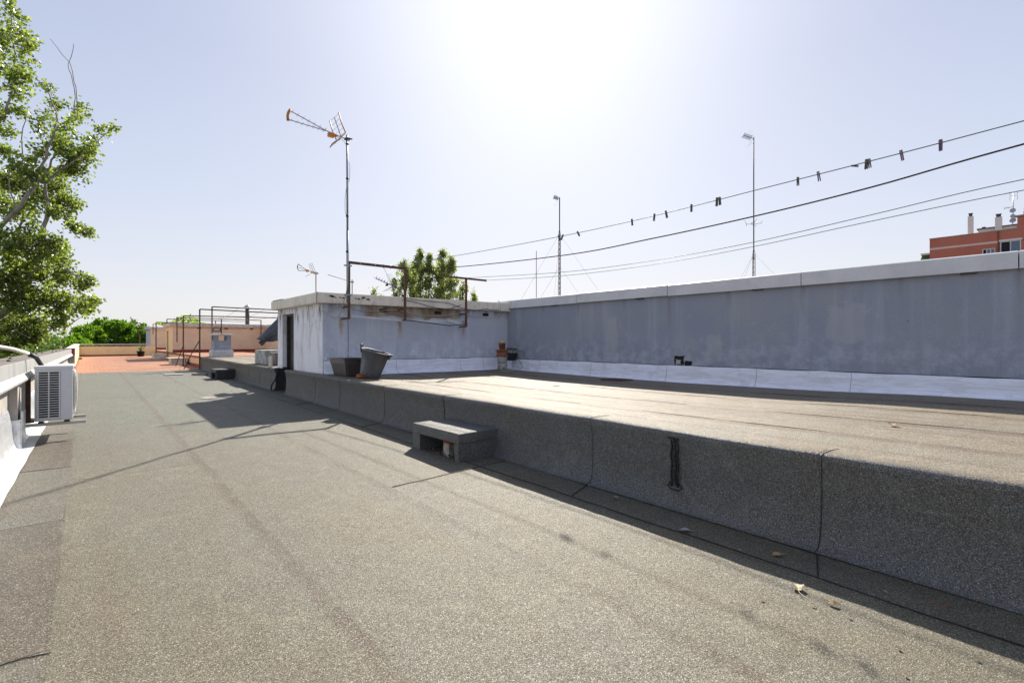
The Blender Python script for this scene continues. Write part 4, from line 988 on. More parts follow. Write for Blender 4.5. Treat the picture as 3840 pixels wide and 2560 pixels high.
# ============================================================ TV ANTENNAS
AN = thing('tv_antenna', 'tall grey mast with orange tipped television antenna clamped to the clothesline frame', 'antenna', (4.25, 10.3, 2.3), 'television antennas')
mx_, my_ = 4.25, 10.28
b = MB(); b.tube([(mx_+.015, my_, 2.25), (mx_+.01, my_, 3.8)], .026, 0, 10); b.tube([(mx_+.01, my_, 3.8), (mx_, my_, 5.87)], .022, 0, 10); b.build('mast', 'galv', AN)
for z in (3.35, 4.12, 4.93, 5.68):
    b = MB(); b.tube([(mx_+.006, my_, z-.018), (mx_+.006, my_, z+.018)], .030, 0, 10); b.build('tape_band', 'black', AN)
for z in (2.42, 3.05):
    b = MB(); b.box((mx_-.06, my_-.03, z-.015), (mx_+.1, my_+.03, z+.015)); b.build('clamp', 'galv', AN)
b = MB(); b.box((mx_-.05, my_-.04, 5.76), (mx_+.05, my_+.04, 5.80), bevel=.004); b.box((mx_+.0, my_-.03, 5.801), (mx_+.11, my_+.02, 5.815)); b.build('head_clamp', 'darkmetal', AN)
J = Vector((3.81, 10.3, 5.846)); TT = Vector((3.085, 10.3, 6.04)); TB = Vector((3.065, 10.3, 5.855))
b = MB(); b.sq((4.24, 10.3, 5.785), J, .018); b.sq(J, TT, .015); b.sq(J+Vector((0, 0, -.004)), TB, .015)
for A_ in (TT, TB):
    for k in range(7):
        p = J+(A_-J)*(.05+.9*k/6.0); l_ = .055+.01*(6-k)*.5
        b.tube([p+Vector((0, -l_-.03, 0)), p+Vector((0, l_+.03, 0))], .0035, 0, 5)
b.build('boom', 'alu', AN)
b = MB(); b.tube([(3.085, 10.3, 6.065), (3.05, 10.3, 5.99), (3.038, 10.3, 5.92), (3.045, 10.3, 5.83)], .026, 0, 8); b.build('end_cap', 'orange', AN)
b = MB(); b.box((3.84, 10.24, 5.735), (3.97, 10.34, 5.82), bevel=.02); b.box((3.97, 10.27, 5.78), (4.04, 10.33, 5.815), bevel=.01); b.build('dipole_box', 'orange', AN)
HG = Vector((4.125, 10.3, 5.805))
for nm, CT in (('upper', Vector((3.978, 10.3, 6.184))), ('lower', Vector((3.985, 10.3, 5.62)))):
    d = CT-HG; b = MB(); b.sq(HG, CT, .014)
    for k in range(5):
        p = HG+d*(.06+.92*k/4); b.tube([p+Vector((0, -.25, 0)), p+Vector((0, .25, 0))], .0035, 0, 5)
    R_ = b.build('reflector', 'alu', AN)
    for s_, m_ in ((-1, 'orange'), (1, 'redor')):
        b = MB(); b.tube([HG+d*.02+Vector((0, s_*.25, 0)), HG+d*.5+Vector((-.02, s_*.25, 0)), HG+d*1.03+Vector((0, s_*.25, 0))], .0115, 0, 6); o = b.build('side_bar', m_, R_)
b = MB(); b.tube([(4.0, 10.3, 5.79), (4.15, 10.28, 5.74), (4.23, 10.26, 5.64)], .004, 0, 5); b.tube([(mx_+.03, my_-.02, 5.3), (mx_+.055, my_-.02, 5.2), (mx_+.05, my_-.02, 4.95), (mx_+.03, my_-.02, 4.85)], .004, 0, 5)
b.tube([(mx_-.025, my_-.02, 4.7), (mx_-.055, my_-.02, 4.45), (mx_-.05, my_-.02, 4.2), (mx_-.02, my_-.02, 4.1)], .004, 0, 5); b.build('coax_cable', 'cable', AN)

A2 = thing('tv_antenna', 'short antenna with open loop boom and small grid at the hut roof corner', 'antenna', (4.2, 12, 2.47), 'television antennas')
b = MB(); b.tube([(4.19, 12, 2.46), (4.19, 12, 3.10)], .012, 0, 8); b.build('mast', 'rust_far', A2)
b = MB(); b.sq((4.2, 12, 3.07), (4.0, 12, 3.10), .012)
for z in (3.24, 3.09): b.tube([(4.0, 12, 3.10), (3.78, 12, z)], .007, 0, 5)
b.tube([(4.0, 12, 3.10), (3.76, 12, 3.17)], .005, 0, 5); b.tube([(3.78, 12, 3.24), (3.755, 12, 3.17), (3.78, 12, 3.09)], .009, 0, 5); b.build('boom', 'darkmetal', A2)
b = MB(); b.box((3.96, 11.97, 3.07), (4.02, 12.03, 3.13), bevel=.01); b.box((4.08, 11.97, 3.05), (4.13, 12.03, 3.10), bevel=.01); b.build('dipole_box', 'orange', A2)
b = MB()
for k in range(5):
    p = Vector((4.13, 12, 3.09))+Vector((-.07, 0, .19))*(k/4); b.tube([p+Vector((0, -.12, 0)), p+Vector((0, .12, 0))], .0035, 0, 4)
for s_ in (-.12, 0, .12): b.tube([(4.13, 12+s_, 3.09), (4.06, 12+s_, 3.28)], .0045, 0, 4)
b.tube([(4.13, 11.9, 3.1), (3.98, 12.1, 2.97)], .006, 0, 4); b.build('reflector', 'alu', A2)
b = MB(); b.box((4.14, 11.97, 3.04), (4.24, 12.03, 3.08)); b.build('head_clamp', 'galv', A2)

A3 = thing('rod_antenna', 'plain thin rod antenna on a stub post behind the tall mast', 'antenna', (5.5, 13, 2.47), 'television antennas')
b = MB(); b.tube([(5.52, 13, 2.46), (5.52, 13, 3.12)], .013, 0, 8); b.box((5.49, 12.97, 3.03), (5.56, 13.03, 3.07)); b.build('mast', 'rust_far', A3)
b = MB(); b.tube([(4.85, 13, 3.19), (5.55, 13, 3.04)], .008, 0, 6); b.build('boom', 'rust_far', A3)

A4 = thing('tv_antenna', 'dark yagi antenna with grid reflector drooping in front of the poplars', 'antenna', (7.35, 13.7, 2.47), 'television antennas')
b = MB(); b.tube([(7.34, 13.8, 2.46), (7.34, 13.8, 3.08)], .013, 0, 8); b.build('mast', 'galv', A4)
a_ = Vector((6.60, 13.8, 3.32)); c_ = Vector((7.40, 13.8, 3.06)); b = MB(); b.sq(a_, c_, .02)
for k in range(7):
    p = a_+(c_-a_)*(k/9.); 
    b.tube([p+Vector((-.02, -.13, .05)), p, p+Vector((-.02, .13, .05))], .005, 0, 5); b.tube([p+Vector((0, 0, -.02)), p+Vector((.02, 0, .05))], .009, 0, 5)
b.build('boom', 'darkmetal', A4)
b = MB(); b.box((6.93, 13.77, 3.12), (7.0, 13.84, 3.18), bevel=.01); b.build('dipole_box', 'black', A4)
for up2 in (1, -1):
    b = MB(); h_ = Vector((7.18, 13.8, 3.13)); d = Vector((-.16, 0, .36)) if up2 > 0 else Vector((-.30, 0, -.18))
    for k in range(8): 
        p = h_+d*k/7; b.tube([p+Vector((0, -.17, 0)), p+Vector((0, .17, 0))], .0022, 0, 4)
    for k in range(6):
        s_ = -.17+.34*k/5; b.tube([h_+Vector((0, s_, 0)), h_+d+Vector((0, s_, 0))], .0022, 0, 4)
    b.build('grid_reflector', 'alu', A4)

# lattice masts on the neighbour roof
def lattice(label, bx, by, z0, zl, ztop, head, w_=.07):
    T = thing('lattice_mast', label, 'mast', (bx, by, z0), 'lattice masts beyond the wall')
    b = MB(); c = [(bx+w_*math.cos(k*2.094+.6), by+w_*math.sin(k*2.094+.6)) for k in range(3)]
    for x, y in c: b.tube([(x, y, z0), (x, y, zl)], .016, 0, 5)
    z = z0; k = 0
    while z < zl-.3:
        for i in range(3):
            x, y = c[i]; x2, y2 = c[(i+1) % 3]; b.tube([(x, y, z), (x2, y2, z+.3)], .009, 0, 4); b.tube([(x, y, z), (x2, y2, z)], .009, 0, 4)
        z += .3; k += 1
    for x, y in c: b.tube([(x, y, zl), (bx, by, zl+.35)], .009, 0, 4)
    b.build('lattice', 'rust', T)
    b = MB(); b.tube([(bx, by, zl-.4), (bx, by, ztop)], .034, 0, 7); b.build('pole', 'darkmetal', T)
    b = MB()
    for k in range(3):
        a = k*2.094+.9
        for zz, rr in ((zl, 4.6), (zl-2., 3.4)): b.tube([(bx, by, zz), (bx+rr*math.cos(a), by+rr*math.sin(a), z0)], .006, 0, 4)
    b.build('guy_wires', 'galv', T)
    b = MB(); hp = Vector((bx, by, ztop-.1))
    u = Vector((-.7527, .6583, 0)); 
    e_ = hp+u*head+Vector((0, 0, head*.35)); b.tube([hp, e_], .018, 0, 5)
    for k in range(9):
        p = hp+(e_-hp)*(.25+.75*k/8); b.tube([p+Vector((-.13, -.13, .06)), p, p+Vector((.10, .16, -.06))], .014, 0, 4)
    b.build('antenna_head', 'darkmetal', T)
    b = MB()
    for sg in (1, -1):
        d = u*.2+Vector((0, 0, .45*sg)); q = Vector((.6583, .7527, 0))
        for k in range(8):
            p = hp+u*.1+d*k/7; b.tube([p-q*.3, p+q*.3], .0016, 0, 4)
    b.build('mesh_reflector', 'rust_far', T)
    return T
lattice('left lattice mast with antenna head rising beyond the wall', 21.95, 20.65, 1.3, 8.05, 10.3, .35)
MR = lattice('tall right lattice mast with feathered antenna head beyond the wall', 30.95, 12.78, 1.3, 6.85, 14.0, .62, .085)
b = MB(); c = Vector((30.95, 12.78, 8.65))
for k in range(4):
    a = k*math.pi/2+.5; v = Vector((math.cos(a), math.sin(a), 0)); t = Vector((-math.sin(a), math.cos(a), 0))
    b.tube([c, c+v*.2, c+v*.42+Vector((0, 0, .05)), c+v*.5+t*.12+Vector((0, 0, .22))], .011, 0, 5); b.tube([c+v*.42+Vector((0, 0, .05)), c+v*.38-t*.2+Vector((0, 0, -.06))], .011, 0, 5)
b.build('omni_ring', 'twig', MR)
b = MB(); b.tube([(20.88, 21.6, 1.3), (20.88, 21.6, 7.0)], .02, 0, 6); o = b.build('whip_mast', 'rust_far'); tag(o, 'very thin bare whip mast left of the lattice masts', 'mast')

# ============================================================ CLOTHES FRAMES ON THE FAR ROOFS
def frame(label, posts, bar, m='rust_far', extra=()):
    T = thing('clothes_rack', label, 'clothes rack', posts[0][0], 'clothesline frames')
    for p, q in posts: 
        b = MB(); b.sq(p, q, .05); b.build('post', m, T)
    b = MB(); b.tube(bar, .028, 0, 6); b.build('crossbar', m, T)
    if extra:
        b = MB()
        for a in extra: b.tube(a, .018, 0, 5)
        b.build('brace', m, T)
    return T
frame('tallest grey clothes frame beside the square chimney', [((4.155, 24.7, .75), (4.155, 24.7, 2.94)), ((8.6, 24.7, .75), (8.6, 24.7, 2.89))], [(4.155, 24.7, 2.94), (6.4, 24.7, 2.92), (8.62, 24.7, 2.89)])
frame('red brown clothes frame standing on the terracotta terrace with a slanted brace', [((3.64, 24.32, .25), (3.64, 24.32, 2.79)), ((8.6, 24.3, .75), (8.6, 24.3, 2.72))], [(3.64, 24.32, 2.79), (6, 24.31, 2.755), (8.62, 24.3, 2.72)], 'rust', [[(3.1, 24.5, .25), (3.4, 24.4, 1.0), (3.63, 24.33, 1.45)]])
frame('thin clothes frame with twin braces between the two near terracotta steps', [((3.42, 27.2, .27), (3.42, 27.2, 2.62)), ((8.6, 27.2, .75), (8.6, 27.2, 2.66))], [(3.42, 27.2, 2.62), (6, 27.2, 2.65), (8.62, 27.2, 2.66)], 'rust', [[(3.15, 27.4, .27), (3.3, 27.3, .8), (3.41, 27.21, 1.2)], [(3.5, 26.8, .27), (3.43, 27.1, .9)]])
frame('clothes frame hanging from brackets on the peach hut wall', [((4.04, 34.6, 1.40), (4.04, 34.6, 2.84)), ((6.32, 34.6, 1.8), (6.32, 34.6, 2.82)), ((8.57, 34.6, 1.40), (8.57, 34.6, 2.80))], [(4.0, 34.6, 2.84), (6.3, 34.6, 2.82), (8.6, 34.6, 2.80)], 'rust', [[(4.04, 34.6, 1.9), (4.04, 34.94, 1.9)], [(8.57, 34.6, 1.9), (8.57, 34.94, 1.9)]])
frame('dark clothes frame on top of the cream hut', [((3.9, 38.0, 2.53), (3.9, 38.0, 2.86)), ((6.6, 38.0, 2.53), (6.6, 38.0, 2.84)), ((8.5, 38.0, 2.53), (8.5, 38.0, 2.82))], [(3.9, 38.0, 2.86), (6, 38, 2.84), (8.52, 38.0, 2.82)], 'darkmetal')
SF = frame('clothes frame wound with a string of small white lights on the farthest step', [((3.24, 36.9, .7), (3.24, 36.9, 2.61))], [(3.24, 36.9, 2.61), (6, 36.9, 2.58), (7.6, 36.9, 2.55)], 'rust')
b = MB(); b.sq((7.58, 36.9, 2.5), (7.58, 36.9, 2.56), .04); b.build('bar_end', 'rust', SF)
for k in range(22):
    z = 1.05+k*.068; a = k*1.3; b = MB(); b.lathe([(.008, -.018), (.02, -.008), (.02, .008), (.008, .018)], (3.24+.06*math.cos(a), 36.9+.06*math.sin(a), z), 0, 6); b.build('string_light', 'white', SF)
frame('small clothes frame fixed to the farthest hut', [((3.99, 47.6, 2.0), (3.99, 47.6, 2.81))], [(3.99, 47.6, 2.81), (6.3, 47.6, 2.8)], 'rust_far', [[(3.99, 47.6, 2.3), (3.99, 47.98, 2.3)]])
cable('clothesline', [(5.2, 24.7, 2.93), (5.6, 29, 2.78), (6.1, 34.6, 2.82)], .006, 'grey_line', 'first thin line strung between the far clothes frames', 'clothesline')
cable('clothesline', [(6.3, 24.7, 2.92), (6.6, 29, 2.76), (6.9, 34.6, 2.82)], .006, 'grey_line', 'second thin line strung between the far clothes frames', 'clothesline')
cable('clothesline', [(7.6, 24.7, 2.90), (7.7, 29, 2.76), (7.9, 34.6, 2.81)], .006, 'grey_line', 'third thin line strung between the far clothes frames', 'clothesline')

# potted plant
PP = thing('potted_plant', 'small spiky plant in a dark pot in the far terrace corner', 'plant', (2.8, 41.4, .41))
b = MB(); b.lathe([(.17, .415), (.22, .74), (.24, .741), (.24, .79), (.19, .79)], (2.8, 41.4, 0), 0, 16); b.build('pot', 'black', PP)
b = MB()
for k in range(34):
    a = rnd.uniform(0, 6.28); l_ = rnd.uniform(.25, .6); e_ = rnd.uniform(.3, 1.3); d = Vector((math.cos(a)*math.cos(e_), math.sin(a)*math.cos(e_), math.sin(e_)))*l_; s_ = d.cross(Vector((0, 0, 1))).normalized()*.018; p = Vector((2.8, 41.4, .78))
    b.face([p-s_, p+d*.6-s_, p+d, p+d*.6+s_, p+s_])
b.build('leaves', 'darkleaf', PP, False)

# scraps
def irr(name, cx, cy, w_, h_, m, label, z=None, cat='scrap', th=.012, seed=1):
    r = random.Random(seed); b = MB(); n_ = 14; zz = (fz(cy) if z is None else z)+.012; pts = []
    for k in range(n_):
        a = k/n_*6.283; pts.append((cx+w_/2*math.cos(a)*r.uniform(.75, 1.1), cy+h_/2*math.sin(a)*r.uniform(.75, 1.1)))
    b.prism(pts, zz, zz+th); o = b.build(name, m); return tag(o, label, cat)
irr('dried_splash', 2.1, 12.8, .34, .6, 'scrap', 'larger whitish splash on the terrace left of the doorway', seed=3, th=.003)
irr('dried_splash', 2.48, 12.75, .22, .3, 'scrap', 'smaller whitish splash nearest the doorway', seed=5, th=.003)
b = MB(); b.box((2.1, 21.0, .225), (2.65, 21.4, .245)); tag(b.build('beige_slab', 'arm'), 'thin beige slab lying flat near the terracotta edge', 'slab')
b = MB(); b.box((3.0, 20.2, .22), (3.12, 20.7, .27), rot=Matrix.Rotation(.9, 3, 'Z')); tag(b.build('wooden_offcut', 'wood'), 'grey wooden offcut lying below the far upstand', 'offcut')
irr('white_scrap', 6.35, 6.05, .22, .06, 'scrap', 'thin white scrap on the raised roof left of the grate', z=.605, seed=8, th=.004)

# leaves on the floor
def fallen(cx, cy, size, rot, m, label, curl=.35, z=None, lobes=True):
    b = MB(); n_ = 18; zz = (fz(cy) if z is None else z)+.014; c = b.bm.verts.new((cx, cy, zz+.002)); ring = []; r = random.Random(int(cx*1000+cy*77))
    for k in range(n_):
        a = 2*math.pi*k/n_; rad = size*(.42+.075*(math.cos(5*a) if lobes else 0)+.10*math.cos(a)+r.uniform(-.04, .04))
        x = rad*math.cos(a); y = rad*.72*math.sin(a); ring.append(b.bm.verts.new((cx+x*math.cos(rot)-y*math.sin(rot), cy+x*math.sin(rot)+y*math.cos(rot), zz+curl*size*.35*(math.sin(a)**2)*r.uniform(.5, .9))))
    for k in range(n_): b.bm.faces.new((c, ring[k], ring[(k+1) % n_]))
    q = Vector((cx-math.cos(rot)*size*.3, cy-math.sin(rot)*size*.3, zz)); b.tube([q, q+Vector((-math.cos(rot)*size*.35, -math.sin(rot)*size*.45, .004)), q+Vector((-math.cos(rot+.4)*size*.75, -math.sin(rot+.4)*size*.75, .001))], size*.018, 0, 4)
    o = b.build('dry_leaf', m, None, False); return tag(o, label, 'leaf', 'dry leaves on the roof')
fallen(3.292, 1.841, .085, 2.2, 'leaf_grey', 'grey dead leaf lying in the shade of the upstand')
fallen(3.379, 1.24, .075, 2.6, 'leaf_dry', 'tan lobed leaf in the shade beside the corner seam')
fallen(3.0, 1.0, .095, .4, 'leaf_pale', 'pale curled leaf standing at the shadow edge', .9)
fallen(2.969, .813, .055, 1.9, 'leaf_dry', 'curled brown leaf piece just outside the shadow edge', .8, lobes=False)
fallen(3.329, .67, .03, .9, 'leaf_dry', 'small orange leaf bit in the shade', .3)
fallen(3.635, .327, .03, .2, 'leaf_dry', 'small tan leaf bit against the foot of the upstand', .3)
fallen(2.732, 1.087, .025, .2, 'twig', 'reddish leaf crumb on the sunlit floor left of the curled leaf', .5, lobes=False)
fallen(2.878, .885, .028, 2.2, 'twig', 'dark red leaf crumb beside the curled leaf', .5, lobes=False)
fallen(2.896, .728, .024, 1.2, 'twig', 'reddish crumb right of the brown leaf piece', .5, lobes=False)
fallen(2.772, .51, .026, .5, 'twig', 'brown crumb in front of the brown leaf piece', .5, lobes=False)
fallen(2.576, .453, .022, .5, 'twig', 'dark crumb closest to the camera side', .5, lobes=False)
fallen(2.941, .267, .022, .5, 'twig', 'dark crumb near the right end of the shadow edge', .5, lobes=False)
fallen(3.259, 1.436, .03, 1.5, 'leaf_grey', 'small white leaf bit between the two large leaves', .3, lobes=False)
fallen(3.604, 1.736, .028, 1.5, 'leaf_dry', 'orange leaf bit close to the upstand wall', .3)
fallen(5.299, 1.014, .10, .3, 'leaf_dry', 'curled brown leaf on the sunlit raised roof', .8, z=deck_z(5.3, 1.0))
fallen(3.5, 2.62, .07, .9, 'leaf_dry', 'broken brown leaf with stem near the second seam', .4)
TW = MB()
for x, y, a, l_ in ((3.39, .42, .3, .05), (3.37, .45, 1.5, .06), (3.41, .40, 2.4, .05), (3.38, .41, 4.0, .055), (3.40, .44, 5.1, .04), (3.35, .43, .9, .04)):
    TW.tube([(x, y, fz(y)+.016), (x+l_*.5*math.cos(a), y+l_*.5*math.sin(a), fz(y)+.028), (x+l_*math.cos(a), y+l_*math.sin(a), fz(y)+.016)], .0022, 0, 4)
tag(TW.build('twig_cluster', 'twig'), 'small cluster of reddish twigs in the shade', 'twigs')
b = MB(); b.tube([(3.30, 1.02, .02), (3.38, 1.08, .024), (3.42, 1.16, .02)], .0018, 0, 4); tag(b.build('leaf_stem', 'wood'), 'long thin leaf stem beside the tan leaf', 'stem')
b = MB(); b.tube([(3.58, 1.55, .03), (3.52, 1.52, .024), (3.45, 1.45, .028), (3.37, 1.45, .022)], .0014, 0, 4); tag(b.build('curved_stem', 'wood'), 'fine curved stem in the shade near the grey leaf', 'stem')
b = MB(); b.tube([(3.40, 2.85, .04), (3.44, 2.70, .045), (3.53, 2.5, .04), (3.6, 2.3, .045)], .0016, 0, 4); tag(b.build('twig', 'wood'), 'pale forked twig near the broken leaf', 'stem')

# ============================================================ RED APARTMENT BUILDING
RB = thing('apartment_building', 'brick red apartment block with white chimneys beyond the roof wall', 'building', (80, 3, -11), None)
X = 78.2
b = MB(); b.box((X, -14, -11), (X+14, 11.30, 14.03)); b.box((X+.02, -13.9, 14.031), (X+13.9, 3.8, 15.35)); b.build('wall', 'brickred', RB)
b = MB(); b.box((X-.04, 5.35, 12.66), (X-.001, 11.3, 12.90)); b.build('string_course', 'pinkband', RB)
b = MB(); b.box((X-.05, 3.75, 14.032), (X+.015, 11.35, 14.11)); b.box((X-.1, -14, 15.36), (X+.6, 4.05, 15.52)); b.build('roof_edge', 'concrete', RB)
b = MB(); b.box((X+.25, 3.81, 14.035), (X+9, 6.95, 14.50)); b.build('penthouse_wall', 'palewall', RB)
b = MB(); b.box((X+.1, 3.81, 14.501), (X+9.2, 7.10, 14.60)); b.build('penthouse_eave', 'twig', RB)
for y0, y1, zz, dx in ((7.43, 7.92, 16.25, .5), (5.0, 5.58, 15.62, -.02), (6.48, 6.90, 14.72, 2.2), (3.0, 3.45, 16.3, 2.2)):
    z0_ = 14.112 if y0 > 3.8 else 15.525
    if dx > 2 and y0 > 3.8: z0_ = 14.602
    cN = MB(); cN.box((X+dx, y0, z0_), (X+dx+.45, y1, zz), bevel=.02); cN = cN.build('chimney', 'palewall', RB)
    q = MB(); q.box((X+dx+.06, y0+.1, zz), (X+dx+.4, y1-.1, zz+.30))
    q.box((X+dx+.02, y0+.05, zz+.301), (X+dx+.44, y1-.05, zz+.36)); q.build('cowl', 'darkmetal', cN)
def window(y0, y1, z0_, z1_, panes):
    F0 = MB(); t = .09
    F0.box((X-.08, y0, z0_), (X-.002, y1, z0_+t)); F0.box((X-.08, y0, z1_-t), (X-.002, y1, z1_))
    n_ = len(panes); st_ = (y1-y0-t)/n_
    for k in range(n_+1): F0.box((X-.075, y0+k*st_, z0_+t+.001), (X-.003, y0+k*st_+t, z1_-t-.001))
    F0 = F0.build('window', 'white', RB)
    for k, m in enumerate(panes):
        q = MB(); q.box((X-.03, y0+k*st_+t, z0_+t), (X-.002, y0+(k+1)*st_, z1_-t)); q.build('pane', m, F0)
window(3.5, 5.15, 11.0, 12.75, ['glass', 'void']); window(5.55, 6.62, 11.3, 12.12, ['glass', 'glass', 'void'])
b = MB(); b.box((X-.12, 3.4, 12.76), (X-.001, 5.25, 12.95)); b.build('lintel', 'palewall', RB)
b = MB(); b.tube([(X-.06, 5.3, 14.0), (X-.06, 5.3, 11.0)], .06, 0, 6); b.build('downpipe', 'twig', RB)
b = MB(); b.box((X+.4, 11.301, -11), (X+8, 12.1, 12.2)); b.build('side_wing', 'concrete', RB)
b = MB(); b.box((X+.3, 11.301, 12.201), (X+8, 12.2, 12.42)); b.build('side_wing_eave', 'palewall', RB)
b = MB(); b.face([(X+.28, 11.305, 12.2), (X+.28, 12.05, 12.2), (X-.4, 12.3, 10.9), (X-.4, 11.305, 10.9)]); b.build('awning', 'darkleaf', RB, False)
DA = thing('dish_mast', 'thin mast with three satellite dishes on the red building roof', 'antenna', (79, 4.17, 14.1))
b = MB(); b.tube([(78.6, 4.19, 14.05), (78.6, 4.1, 18.2)], .04, 0, 6); b.build('mast', 'alu', DA)
for z_, r_ in ((16.13, .26), (15.5, .22), (15.02, .28)):
    b = MB(); b.lathe([(.02, .02), (r_*.6, .05), (r_, .13), (r_*.98, .135), (.02, .03)], (78.45, 4.16, z_), 0, 18, Matrix.Rotation(R(-80), 3, 'Y')); b.build('dish', 'alu', DA)
b = MB()
for dz in (-.28, .28):
    for dy in (-.3, .3): b.tube([(78.6, 4.1+dy, 17.85+dz-.2), (78.6, 4.1+dy, 17.85+dz+.2)], .02, 0, 4)
b.tube([(78.6, 3.8, 17.85), (78.6, 4.4, 17.85)], .02, 0, 4); b.tube([(78.6, 4.1, 16.6), (78.6, 4.85, 16.55)], .03, 0, 4); b.tube([(78.6, 4.85, 16.4), (78.6, 4.85, 16.7), (78.6, 4.4, 16.6)], .015, 0, 4); b.build('antenna_head', 'darkmetal', DA)

# ============================================================ TREES
def leaf_quad(bm, c, size, q, fold=.25):
    s = size
    pts = [Vector((-.5, 0, 0)), Vector((-.1, -.45, fold*.5)), Vector((.55, 0, 0)), Vector((-.1, .45, fold*.5))]
    vs = [bm.verts.new(c+q @ (p*s)) for p in pts]
    bm.faces.new((vs[0], vs[1], vs[2])); bm.faces.new((vs[0], vs[2], vs[3]))
def rq(r): 
    return Quaternion((r.gauss(0, 1), r.gauss(0, 1), r.gauss(0, 1), r.gauss(0, 1))).normalized()
def branchy(b, pts, r0, r1, m=0, seed=0, wob=.05):
    r = random.Random(seed); P_ = [Vector(p) for p in pts]; out = []
    for i in range(len(P_)-1):
        for k in range(3):
            out.append(P_[i].lerp(P_[i+1], k/3)+Vector((r.uniform(-wob, wob), r.uniform(-wob, wob), 0))*(0 if i == 0 and k == 0 else 1))
    out.append(P_[-1]); n_ = len(out); b.tube(out, [r0+(r1-r0)*(i/(n_-1))**.8 for i in range(n_)], m, 7)
    return out
LIMBS = [
  [(-2.55, 20.83, 1.65), (-1.63, 20.02, 2.33), (-1.28, 19.72, 3.1), (-0.99, 19.47, 3.87), (-0.91, 19.39, 4.71), (-0.82, 19.32, 5.32), (-0.91, 19.39, 6.01), (-0.76, 19.27, 6.63), (-0.53, 19.06, 6.93), (-0.3, 18.86, 7.39)],
  [(-0.3, 18.86, 7.39), (-0.21, 18.79, 7.85), (-0.2, 18.78, 8.7), (-0.37, 18.92, 9.42), (-0.78, 19.29, 10.11)],
  [(-0.3, 18.86, 7.39), (-0.24, 18.94, 8.21), (-0.3, 19.0, 8.98), (-0.38, 19.06, 9.44), (-0.27, 18.97, 10.02)],
  [(-2.3, 20.3, 2.6), (-1.97, 19.26, 4.16), (-1.43, 18.78, 4.96), (-1.04, 18.45, 5.61), (-0.88, 18.31, 6.18), (-0.72, 18.16, 6.83), (-0.58, 18.05, 7.41), (-0.77, 18.21, 8.13), (-1.04, 18.45, 8.57)],
  [(-2.6, 21.2, 3.0), (-2.5, 21.5, 5.0), (-2.3, 21.41, 6.85), (-1.94, 21.09, 8.05), (-1.76, 20.93, 8.45), (-1.58, 20.77, 9.25), (-1.61, 20.8, 10.05), (-1.7, 20.88, 11.01), (-1.71, 20.89, 12.12)],
  [(-0.89, 19.39, 5.95), (-0.41, 18.69, 6.4), (0.04, 18.29, 6.78), (0.59, 17.82, 7.47)],
  [(-0.84, 19.33, 5.41), (-0.54, 19.47, 5.25), (-0.25, 19.21, 4.78), (0.14, 18.88, 4.59)],
  [(-1.28, 19.5, 3.2), (-1.0, 18.68, 3.47), (-0.51, 18.25, 3.47), (-0.12, 17.91, 3.17), (0.21, 17.62, 2.99)],
  [(-1.56, 20.03, 2.61), (-0.73, 19.9, 2.84), (-0.13, 19.38, 2.69), (0.17, 19.12, 2.61)],
  [(-2.3, 21.2, 2.2), (-1.87, 21.56, 2.24), (-1.06, 20.86, 2.07), (-0.45, 20.32, 1.83), (0.05, 19.89, 2.36)],
  [(-2.5, 21.5, 3.2), (-2.39, 22.29, 3.75), (-1.64, 21.63, 4.58), (-1.45, 21.46, 5.24), (-1.64, 21.63, 6.24), (-1.48, 21.49, 7.07), (-1.51, 21.52, 8.07), (-1.36, 21.38, 8.74)],
  [(-1.43, 18.78, 4.96), (-1.59, 18.93, 5.75), (-1.48, 18.83, 6.62)],
  [(-2.55, 21.2, 1.0), (-1.94, 21.09, 1.26), (-1.58, 20.77, 1.74), (-1.27, 20.51, 1.5)]]
